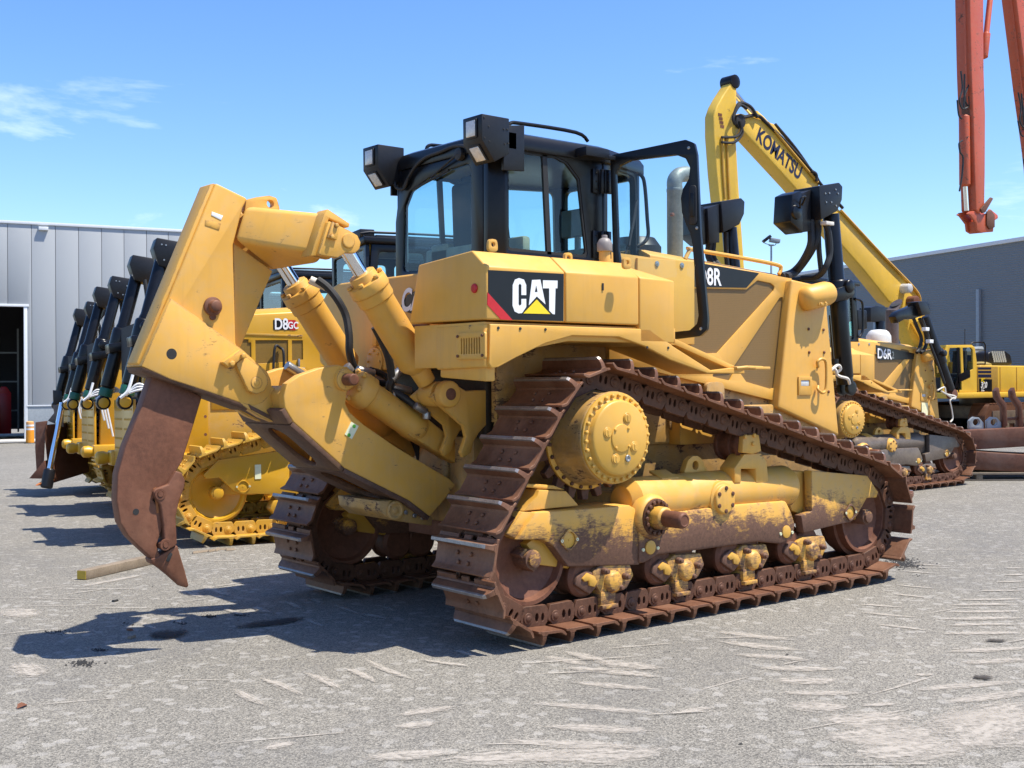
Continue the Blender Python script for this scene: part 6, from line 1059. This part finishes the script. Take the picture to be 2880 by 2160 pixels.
# cab glimpse
m = MB(); m.box(.5, 1.75, -.56, .56, 2.0, 2.4); c6 = m.build('cab', M['black'], D6, .01)
m = MB(); m.prism([(.5, 2.38), (1.78, 2.38), (1.70, 3.35), (.5, 3.35)], -.60, -.55, 'y', [rnd([(.6, 2.46), (1.66, 2.46), (1.6, 3.25), (.6, 3.25)], .06)]); m.prism([(.5, 2.38), (1.78, 2.38), (1.70, 3.35), (.5, 3.35)], .55, .60, 'y', [rnd([(.6, 2.46), (1.66, 2.46), (1.6, 3.25), (.6, 3.25)], .06)]); m.each('side_frame', M['black'], c6, .004); m = MB(); m.box(.45, 1.8, -.62, .62, 3.352, 3.43); m.build('roof', M['black'], c6, .02)
m = MB(); m.prism([(.55, 2.42), (1.72, 2.42), (1.66, 3.3), (.55, 3.3)], -.577, -.573); m.prism([(.55, 2.42), (1.72, 2.42), (1.66, 3.3), (.55, 3.3)], .573, .577); m.each('side_window', M['glass'], c6, 0); m = MB(); m.prism([(-.56, 2.38), (.56, 2.38), (.56, 3.35), (-.56, 3.35)], 1.70, 1.74, 'x', [rnd([(-.48, 2.45), (.48, 2.45), (.48, 3.28), (-.48, 3.28)], .05)]); m.build('front_frame', M['black'], c6, .004)
m = MB(); m.tube(d6('J', [(290, 110), (340, 130), (350, 200), (350, 350), (325, 410)], -.62), .02); m.build('mirror_arm', M['black'], c6, 0); q = d6('J', [(308, 195), (385, 200), (388, 345), (320, 355)], -.5); m = MB(); m.loft([q, [v+Vector((0, .1, 0)) for v in q]]); m.build('mirror', M['blackm'], c6, .02)
q = d6('J', [(245, 290), (290, 285), (290, 395), (248, 400)], -.565); m = MB(); m.loft([q, [v+Vector((0, .003, 0)) for v in q]]); m.build('notice_sheet', plain('mint_sheet', (.35, .7, .6), .6), c6, 0)
# ================================================================ dismounted blade on a pallet at the right edge
DB = (P('J', 1604, 1530, 2, 0)-CAM_LOC).dot(_f)
PB = P('J', 1500, 1530, 2, 0); hr = Vector((_r.x, _r.y, 0)).normalized(); hf = Vector((_f.x, _f.y, 0)).normalized()
MBm = Matrix(((hr.x, hf.x, 0, PB.x), (hr.y, hf.y, 0, PB.y), (0, 0, 1, 0), (0, 0, 0, 1)))
def lj(t, pts, dep=0.): inv_ = MBm.inverted(); return [(q.x, q.z) for q in (inv_ @ at_depth(t, x, y, DB+dep) for x, y in pts)]
pal = thing('pallet', 'low timber pallet carrying the rusty blade at the right edge', 'pallet'); pal.matrix_world = MBm
zt_ = lj('J', [(1604, 1465)])[0][1]
for k in range(4): o = MB().box(-2.2, 2.6, .05+k*.38, .17+k*.38, zt_-.035, zt_).build('deck_board', M['wood'], pal)
for k in range(4):
    for j in range(2): MB().box(-1.6+k*1.1, -1.5+k*1.1, .06+j*1.1, .2+j*1.1, .026, zt_-.036).build('block', M['wood'], pal)
for j in range(2): MB().box(-2.2, 2.6, .06+j*1.1, .16+j*1.1, .002, .025).build('runner', M['wood'], pal)
bl = thing('dozer_blade', 'dismounted brown bulldozer blade lying on the pallet at right', 'blade'); bl.matrix_world = MBm
q = lj('J', [(1160, 1295), (1604, 1325), (1950, 1340), (1950, 1470), (1604, 1462), (1170, 1440)], .1); q = [(a, max(b_, zt_+.002)) for a, b_ in q]; MB().prism(q, .1, 1.0).build('lower_beam', M['rustb'], bl, .015)
q = lj('J', [(1030, 1150), (1120, 1135), (1604, 1112), (1950, 1100), (1950, 1270), (1604, 1262), (1160, 1290), (1090, 1240)], .3); MB().prism(q, .3, .5).build('moldboard', M['rustb'], bl, .02)
q2 = lj('J', [(1030, 1152), (1604, 1114), (1950, 1102)], .3); MB().loft([[(q2[0][0], .5, q2[0][1]), (q2[2][0], .5, q2[2][1]), (q2[2][0], .5, q2[2][1]-.1), (q2[0][0], .5, q2[0][1]-.1)], [(q2[0][0]+.1, 1.5, q2[0][1]-.12), (q2[2][0], 1.5, q2[2][1]-.12), (q2[2][0], 1.5, q2[2][1]-.2), (q2[0][0]+.1, 1.5, q2[0][1]-.2)]]).build('back_plate', M['rust'], bl, .01)
for k, (xa, col_) in enumerate(((1180, 'grey'), (1318, 'grey'))):
    q = lj('J', [(xa, 1130), (xa, 1060), (xa+35, 1030), (xa+75, 1035), (xa+110, 1075), (xa+112, 1128)], .5); cc = lj('J', [(xa+55, 1072)], .5)[0]; MB().prism(rnd(q, .03), .5, .58, 'y', [ring(cc[0], cc[1], .055, 14)]).build('pin_lug', M['grey'], bl, .008)
for xa in (1385, 1508):
    q = lj('J', [(xa, 830), (xa+25, 800), (xa+40, 870), (xa+85, 925), (xa+95, 1100), (xa+60, 1112), (xa+60, 960), (xa+5, 880)], .45); MB().prism(q, .45, .6).build('trunnion_post', M['rust'], bl, .01)
q = lj('J', [(1440, 1040), (1604, 1028), (1604, 1050), (1440, 1062)], .5); MB().prism(q, .5, .55).build('tie_bar', M['rust'], bl, .005)
# ================================================================ lemon yellow excavator, facing left, far right
ZR['S'] = (0, 0, 1.0)
DE = 42.0
EO = at_depth('S', 2760, HOR, DE); gze = gz(EO.y); EO.z = 0
XE = Vector((-1, 0, 0)); YE = Vector((0, -1, 0))
ME = Matrix(((XE.x, YE.x, 0, EO.x), (XE.y, YE.y, 0, EO.y), (0, 0, 1, gze), (0, 0, 0, 1))); MEi = ME.inverted()
EX = thing('excavator', 'lemon yellow excavator with raised boom before the dark warehouse', 'excavator'); EX.matrix_world = ME
def ex(t, pts, y=0.): return [(q.x, q.z) for q in (MEi @ Pp(t, a, b_, EO+YE*y, YE) for a, b_ in pts)]
KO = M['yel_ko']
# tracks
for s, y0 in ((1, .95), (-1, -1.55)):
    q = ex('J', [(930, 930), (1000, 925), (1400, 935), (1500, 960)], 1.2); zt_ = q[0][1]; x0, x1 = -2.6, 2.6
    m = MB(); m.prism(rnd([(x0, .5), (x0+.35, .03), (x1-.35, .03), (x1, .5), (x1-.3, .98), (x0+.3, .98)], .25, 6), y0, y0+.6); tk_ = m.build('track', M['track2'], EX, .01)
    for k in range(24):
        xx = x0+.45+k*(x1-x0-.9)/23; MB().box(xx-.075, xx+.075, y0-.01, y0+.61, .975, 1.005).build('track_shoe', M['track'], tk_, .004); MB().box(xx-.075, xx+.075, y0-.01, y0+.61, .0, .035).build('track_shoe', M['track'], tk_, .004)
    m = MB(); m.box(x0+.5, x1-.5, y0+.601, y0+.64, .3, .75); m.build('track_frame', M['grimyf'], tk_, .02)
    for k in range(7): xx = x0+.7+k*.62; MB().lathe((xx, y0+.62, .22), (0, 1, 0), [(0, .12), (.05, .12), (.06, .05)], 16).build('track_roller', M['grimyf'], tk_)
MB().lathe((0, 0, .9), (0, 0, 1), [(0, .75), (.4, .75)], 32).box(-1.4, 1.4, -.95, .95, .45, .9).build('car_body', M['grimyf'], EX, .02)
# house
hs_ = ex('J', [(930, 895), (1604, 880), (1604, 840), (930, 845)], 1.4); zb, zm = hs_[0][1]+.02, hs_[3][1]; zt_ = ex('J', [(1400, 632)], 1.2)[0][1]
xr_ = ex('J', [(1213, 700)], 1.2)[0][0]
MB().prism([(xr_+1.9, zb), (xr_+1.9, zm), (-3.4, zm), (-3.4, zb)], -1.5, 1.5).build('deck', KO, EX, .03)
m = MB(); m.prism(rnd([(xr_-.02, zm+.002), (xr_-.02, zt_), (-3.3, zt_), (-3.5, zt_-.3), (-3.5, zm+.002)], .08), -1.45, 1.42); hsb = m.build('house', KO, EX, .04, 3)
q = ex('J', [(1420, 635), (1435, 838)], 1.43); MB().box(q[0][0]-.02, q[0][0]+.02, 1.42, 1.435, zm, zt_-.05).build('seam_strip', M['yel_gcd'], hsb, .003)
q = ex('J', [(1548, 635)], 1.43)[0]; MB().box(q[0]-.02, q[0]+.02, 1.42, 1.435, zm, zt_-.05).build('seam_strip', M['yel_gcd'], hsb, .003)
q = ex('J', [(1240, 720), (1400, 720)], 1.43); MB().box(q[1][0]+.0, q[0][0]-.02, 1.42, 1.432, zm+.02, zt_-.03).build('side_door', plain('mustard_panel', (.36, .22, .04), .5), hsb, .004)
for y0_, y1_ in ((645, 660), (672, 688), (700, 722)): q = ex('J', [(1248, y0_), (1350, y0_), (1350, y1_), (1248, y1_)], 1.44); MB().prism(q, 1.4325, 1.437).build('decal_stripe', M['navy'], hsb, 0)
q = ex('J', [(1256, 735), (1356, 738), (1356, 832), (1258, 830)], 1.44); MB().prism(q, 1.4325, 1.437).build('decal', M['decal'], hsb, 0)
for tx, x, y, h, mt in (('PC', 1272, 760, .13, M['ytri']), ('360', 1270, 803, .19, M['white']), ('LC', 1274, 830, .12, M['white'])): p = ex('J', [(x, y)], 1.45)[0]; text(tx, h, mt, (p[0], 1.439, p[1]), (-1, 0, 0), (0, 0, 1), 'lettering', hsb, .03, .95, shear=.2)
# black engine cover with vents, rail
q = ex('J', [(1300, 628), (1310, 530), (1340, 515), (1440, 515), (1480, 545), (1500, 628)], .6); m = MB(); m.prism(rnd(q, .15), -.7, .7); eh = m.build('engine_cover', M['blackm'], EX, .06, 3)
for r_ in range(5):
    for k in range(6):
        p = ex('J', [(1362+k*17+r_*4, 528+r_*17)], .72)[0]; MB().box(p[0]-.055, p[0]+.055, .70, .712, p[1]-.04, p[1]+.04).build('vent', M['grey'], eh, 0)
m = MB(); m.tube([(p[0], 1.2, p[1]) for p in ex('J', [(1215, 622), (1200, 560), (1192, 460), (1205, 450), (1290, 450), (1302, 470), (1302, 620)], 1.2)], .025, 6, 0); m.tube([(p[0], 1.2, p[1]) for p in ex('J', [(1198, 508), (1302, 510)], 1.2)], .022, 6, 0); m.build('guard_rail', M['blackm'], EX, 0)
p = ex('J', [(1262, 612)], .9)[0]; MB().lathe((p[0], .9, p[1]-.12), (0, 0, 1), [(0, .38), (.1, .36), (.16, .2), (.17, .05)], 20).build('tank_cap', plain('olive_cap', (.3, .22, .05), .5), EX)
q = ex('J', [(1225, 520), (1240, 485), (1290, 482), (1300, 520), (1300, 600), (1225, 610)], .2); MB().prism(q, -.2, .2).build('air_box', M['grey'], EX, .04)
# cab
c0 = ex('J', [(945, 842), (940, 620), (985, 472), (1170, 470), (1195, 490), (1210, 600), (1212, 838)], 1.3)
w0 = ex('J', [(965, 760), (970, 620), (1000, 495), (1082, 492), (1090, 690), (1095, 820), (985, 830)], 1.3); w1 = ex('J', [(1100, 492), (1165, 490), (1180, 510), (1183, 660), (1108, 690)], 1.3)
m = MB(); m.prism(rnd(c0, .05), 1.36, 1.42, 'y', [w0, w1]); m.prism(rnd(c0, .05), .40, .46, 'y', [w0, w1]); m.prism([c0[2], c0[3], (c0[3][0], c0[3][1]-.08), (c0[2][0], c0[2][1]-.08)], .46, 1.36); m.prism([c0[5], c0[6], (c0[6][0]+.1, c0[6][1]), (c0[5][0]+.1, c0[5][1])], .46, 1.36); cbe = m.build('cab', KO, EX, .01)
for q in (w0, w1): m = MB(); m.prism(q, 1.385, 1.392); m.build('cab_window', glassmat('cab_glass_dark', (.62, .7, .72)), cbe, 0)
m = MB(); q = ex('J', [(1083, 490), (1100, 490), (1108, 690), (1095, 700), (1100, 835), (1090, 835)], 1.42); m.prism(q, 1.395, 1.43); m.prism(ex('J', [(1050, 835), (1095, 700), (1183, 660), (1185, 720), (1100, 760), (1060, 835)], 1.42), 1.422, 1.43); m.build('cab_trim', M['black'], cbe, .005)
m = MB(); m.box(xr_+.15, xr_+1.4, .5, 1.3, zm, zm+.5); m.prism(rnd([(xr_+.3, zm+.4), (xr_+.95, zm+.4), (xr_+.9, zm+.6), (xr_+.5, zm+.65), (xr_+.45, zm+1.4), (xr_+.3, zm+1.4)], .05), .7, 1.15); m.build('operator_seat', M['seat'], cbe, .03)
m = MB(); m.tube([(xr_+.2, 1.0, 2.9), (xr_+.2, 1.0, 3.5)], .012, 6, 0); m.build('aerial', M['rubber'], cbe, 0)
# boom and arm
BM = ex('S', [(2083, 318), (2143, 338), (2176, 348), (2301, 519), (2361, 591), (2480, 712), (2560, 797), (2585, 828), (2600, 880), (2618, 985), (2565, 985), (2530, 900), (2515, 868), (2493, 857), (2423, 770), (2363, 702), (2224, 533), (2082, 362), (2076, 335)])
m = MB(); BM = BM[:10]+[(a_-.12, b2_+.10) for a_, b2_ in BM[10:17]]+BM[17:]; m.prism(BM, -.46, .02); bm_ = m.build('boom', KO, EX, .05, 3)
AR = ex('S', [(2063, 222), (2074, 231), (2074, 285), (2073, 330), (2085, 360), (2072, 385), (2080, 525), (2096, 755), (2102, 860), (2060, 860), (2030, 760), (2014, 580), (2004, 485), (1996, 375), (1996, 322), (2005, 295), (2020, 268), (2049, 224)])
m = MB(); AR = AR[:9]+[(a_-.2, b2_) for a_, b2_ in AR[9:]]; m.prism(AR, -.38, -.02); ar_ = m.build('arm', KO, EX, .05, 3)
q = ex('S', [(2069, 229)])[0]; MB().lathe((q[0], -.42, q[1]), (0, 1, 0), [(0, .2), (.42, .2), (.43, .1)], 20).build('arm_pin', M['black'], ar_)
q = ex('S', [(2078, 342)])[0]; MB().lathe((q[0], -.66, q[1]), (0, 1, 0), [(0, .2), (.74, .2)], 20).build('boom_pin', M['rubber'], bm_)
a, b_, c = ex('S', [(2068, 232), (2142, 330), (2292, 500)]); m = MB(); m.cyl((a[0], -.3, a[1]), (b_[0], -.3, b_[1]+.1), .09); m.build('cylinder_rod', M['chrome'], bm_, 0); m = MB(); m.lathe((b_[0], -.3, b_[1]+.12), (c[0]-b_[0], 0, c[1]-b_[1]), [(0, .16), (.3, .19), (3.0, .19), (3.1, .1)], 20); m.build('arm_cylinder', KO, bm_)
bl_ = lambda pts, y: [(p[0], y, p[1]) for p in ex('S', pts, y)]
m = MB(); m.tube(bl_([(2090, 330), (2130, 325), (2160, 350), (2230, 420), (2290, 490), (2310, 520), (2370, 585)], .05), .05, 6); m.tube(bl_([(2180, 350), (2235, 415), (2280, 480), (2300, 520)], -.1), .05, 6); m.tube(bl_([(2065, 320), (2080, 290), (2110, 300), (2130, 330)], .1), .05, 6); m.tube(bl_([(2068, 350), (2062, 330), (2080, 296), (2100, 305)], .15), .05, 6); m.tube(bl_([(2030, 386), (2070, 384), (2085, 365), (2080, 340)], .1), .04, 6); m.tube(bl_([(2030, 400), (2065, 400), (2088, 375), (2082, 345)], .1), .04, 6); m.tube(bl_([(2280, 480), (2295, 490), (2296, 510)], .1), .05, 6); m.each('boom_hose', M['rubber'], bm_, 0)
m = MB(); m.tube(bl_([(2160, 345), (2230, 430), (2300, 513)], .06), .04, 6, 0); m.tube(bl_([(2365, 592), (2480, 716), (2575, 815), (2588, 850)], .06), .045, 6); m.tube(bl_([(2030, 385), (2034, 480), (2040, 560)], .02), .035, 6, 0); m.tube(bl_([(2044, 385), (2048, 480), (2052, 560)], .02), .035, 6, 0); m.tube(bl_([(2070, 760), (2078, 860)], .02), .03, 6, 0); m.each('boom_pipe', M['yel_gcd'], bm_, 0)
for x, y in ((2544, 812),): q = ex('S', [(x, y)], .1)[0]; MB().lathe((q[0], .02, q[1]), (0, 1, 0), [(0, .17), (.3, .15), (.32, .1)], 16).build('boom_lamp', M['lens'], bm_)
q = ex('S', [(2562, 848)], .1)[0]; MB().lathe((q[0], .02, q[1]), (0, 1, 0), [(0, .18), (.3, .18), (.32, .1)], 16).build('foot_pin', M['rust'], bm_)
p0, p1 = ex('S', [(2127, 385), (2231, 483)], .05); uu = (Vector((p1[0]-p0[0], 0, p1[1]-p0[1]))).normalized(); vv = Vector((uu.z, 0, -uu.x)); vv = vv if vv.z > 0 else -vv
tl_ = ex('S', [(2125, 390)], .03)[0]; text('KOMATSU', .42, M['navy'], (tl_[0], .024, tl_[1]), uu, vv, 'lettering', bm_, .03, .80, thick=.003 if uu.cross(vv).y > 0 else -.003)
for k in range(4): q = ex('S', [(2025+k*2, 322+k*11)], 0)[0]; MB().box(q[0]-.1, q[0]+.06, -.018, -.012, q[1]-.04, q[1]+.04).build('warning_mark', M['rust'], ar_, 0)
m = MB(); q = ex('S', [(2560, 900), (2640, 1040)], .0); m.cyl((q[0][0], .2, q[0][1]), (q[1][0], .2, q[1][1]), .14); m.build('boom_cylinder', KO, bm_)
# ================================================================ orange excavators whose arms hang into the picture
DO = 30.0
OO = at_depth('S', 2840, HOR, DO); gzo = gz(OO.y); OO.z = 0
MO = Matrix(((XE.x, YE.x, 0, OO.x), (XE.y, YE.y, 0, OO.y), (0, 0, 1, gzo), (0, 0, 0, 1))); MOi = MO.inverted()
def oo(t, pts, y=0.): return [(q.x, q.z) for q in (MOi @ Pp(t, a, b_, OO+YE*y, YE) for a, b_ in pts)]
OX = thing('excavator', 'orange excavator whose arm hangs down with a bare coupler against the sky', 'excavator', group=None); OX.matrix_world = MO
OR = M['oran']
a1 = oo('K', [(1800, -2200), (1925, -2200), (1936, 0), (1946, 300), (1944, 700), (1940, 950), (1905, 985), (1882, 960), (1874, 700), (1862, 300), (1850, 0)], .20); m = MB(); m.prism(a1, -.20, .20); oa = m.build('arm', OR, OX, .03, 3)
xf = a1[9][0]; q = oo('K', [(1800, 300), (1803, 748), (1818, 965)], .0); m = MB(); m.lathe((q[0][0], 0, q[0][1]), (q[1][0]-q[0][0], 0, q[1][1]-q[0][1]), [(0, .06), (.05, .13), (1.7, .13), (1.75, .08)], 20); m.build('bucket_cylinder', OR, oa); MB().cyl((q[1][0], 0, q[1][1]+.1), (q[2][0], 0, q[2][1]), .06).build('cylinder_rod', M['chrome'], oa, 0)
cp = oo('K', [(1780, 990), (1800, 975), (1850, 968), (1880, 1000), (1920, 985), (1938, 958), (1990, 1000), (1992, 1022), (1965, 1040), (1958, 1115), (1875, 1122), (1848, 1105), (1842, 1055), (1800, 1000)]); m = MB(); m.prism(cp, .10, .16); m.prism(cp, -.16, -.10); m.prism(oo('K', [(1850, 1040), (1955, 1040), (1955, 1110), (1860, 1115)]), -.10, .10); cpl = m.build('coupler', OR, oa, .015)
MB().prism(oo('K', [(1905, 975), (1935, 965), (1960, 1000), (1960, 1085), (1925, 1100), (1905, 1070)]), .162, .20).build('coupler_jaw', M['rust'], cpl, .02)
MB().prism(oo('K', [(1850, 960), (1920, 880), (1935, 890), (1880, 985), (1860, 990)]), .202, .25).build('link_arm', M['rust'], oa, .01)
for pts_ in ([(1790, 0), (1800, 120), (1780, 200), (1800, 260), (1840, 250)], [(1850, 80), (1815, 180), (1840, 240), (1885, 270), (1895, 380), (1870, 450), (1830, 460)], [(1850, 250), (1890, 300), (1880, 420), (1850, 470)], [(1765, 200), (1775, 300), (1795, 330)], [(1800, 480), (1778, 500), (1785, 560), (1805, 600), (1798, 720), (1780, 830)], [(1905, 480), (1905, 640), (1915, 780), (1935, 820)], [(1815, 20), (1812, 260)]):
    MB().tube([(p[0], .1, p[1]) for p in oo('K', [(u_-14, v_) for u_, v_ in pts_], .1)], .022, 6).build('hydraulic_hose', M['rubber'], oa, 0)
MB().prism(oo('K', [(1800, 180), (1850, 180), (1862, 460), (1850, 700), (1832, 700), (1812, 400)]), -.1, .12).build('pipe_bracket', M['rust'], oa, .01)
for k in range(3): MB().tube([(p[0], -.12+.1*k, p[1]) for p in oo('K', [(1772+9*k, -900), (1790+9*k, 0), (1808+8*k, 260)], -.12+.1*k)], .02, 6, 0).build('arm_pipe', OR, oa, 0)
q = oo('S', [(2830, -420), (2767, 160)], .1); MB().lathe((q[1][0], .1, q[1][1]), (q[0][0]-q[1][0], 0, q[0][1]-q[1][1]), [(-.05, .03), (0, .1), (.6, .1), (.62, .07), (5, .07)], 16).build('side_cylinder', OR, oa, .005)
# boom over the top of the picture and the machine standing outside it
tx, tz = a1[1][0], a1[1][1]
m = MB(); m.prism([(tx+.9, tz-.5), (tx-.2, tz-.7), (tx-1.5, tz-1.2), (-5.2, 8.0), (-5.4, 2.2), (-6.2, 2.2), (-6.4, 9.0), (tx-2.0, tz+.2), (tx+.6, tz+.5)], -.35, .35); m.build('boom', OR, OX, .03)
m = MB(); m.prism(rnd([(-4.4, 1.2), (-4.4, 2.4), (-5.2, 2.9), (-9.2, 2.9), (-9.4, 1.2)], .1), -1.5, 1.5); m.build('house', OR, OX, .04); m = MB(); m.lathe((-6.8, 0, .85), (0, 0, 1), [(0, .8), (.35, .8)], 28); m.box(-8.2, -5.4, -.95, .95, .4, .85); m.build('car_body', M['grimyf'], OX)
for y0 in (-1.6, .95): m = MB(); m.prism(rnd([(-9.4, .5), (-9.0, .02), (-4.6, .02), (-4.2, .5), (-4.6, .98), (-9.0, .98)], .3, 6), y0, y0+.65); m.build('track', M['track2'], OX, .02)
m = MB(); m.box(-5.6, -4.2, .5, 1.45, 2.4, 3.6); m.build('cab', M['blackm'], OX, .06)
O2 = copy_tree(OX); O2.matrix_world = Matrix.Translation(hr*1.62+Vector((0, 0, 2.55))-hf*0) @ MO if False else Matrix.Translation(hr*2.0+hf*2.0) @ MO; O2['label'] = 'orange excavator whose slanting arm is cut off by the right edge'
for o in list(O2.children_recursive):
    pass
def tilt_arm(root, ang, dz):
    for o in root.children:
        if o.name.startswith('arm'):
            piv = Vector((a1[0][0], 0, 11.3)); o.matrix_local = Matrix.Translation((0, 0, dz)) @ Matrix.Translation(piv) @ Matrix.Rotation(ang, 4, 'Y') @ Matrix.Translation(-piv)
tilt_arm(O2, R(12), 0.0)
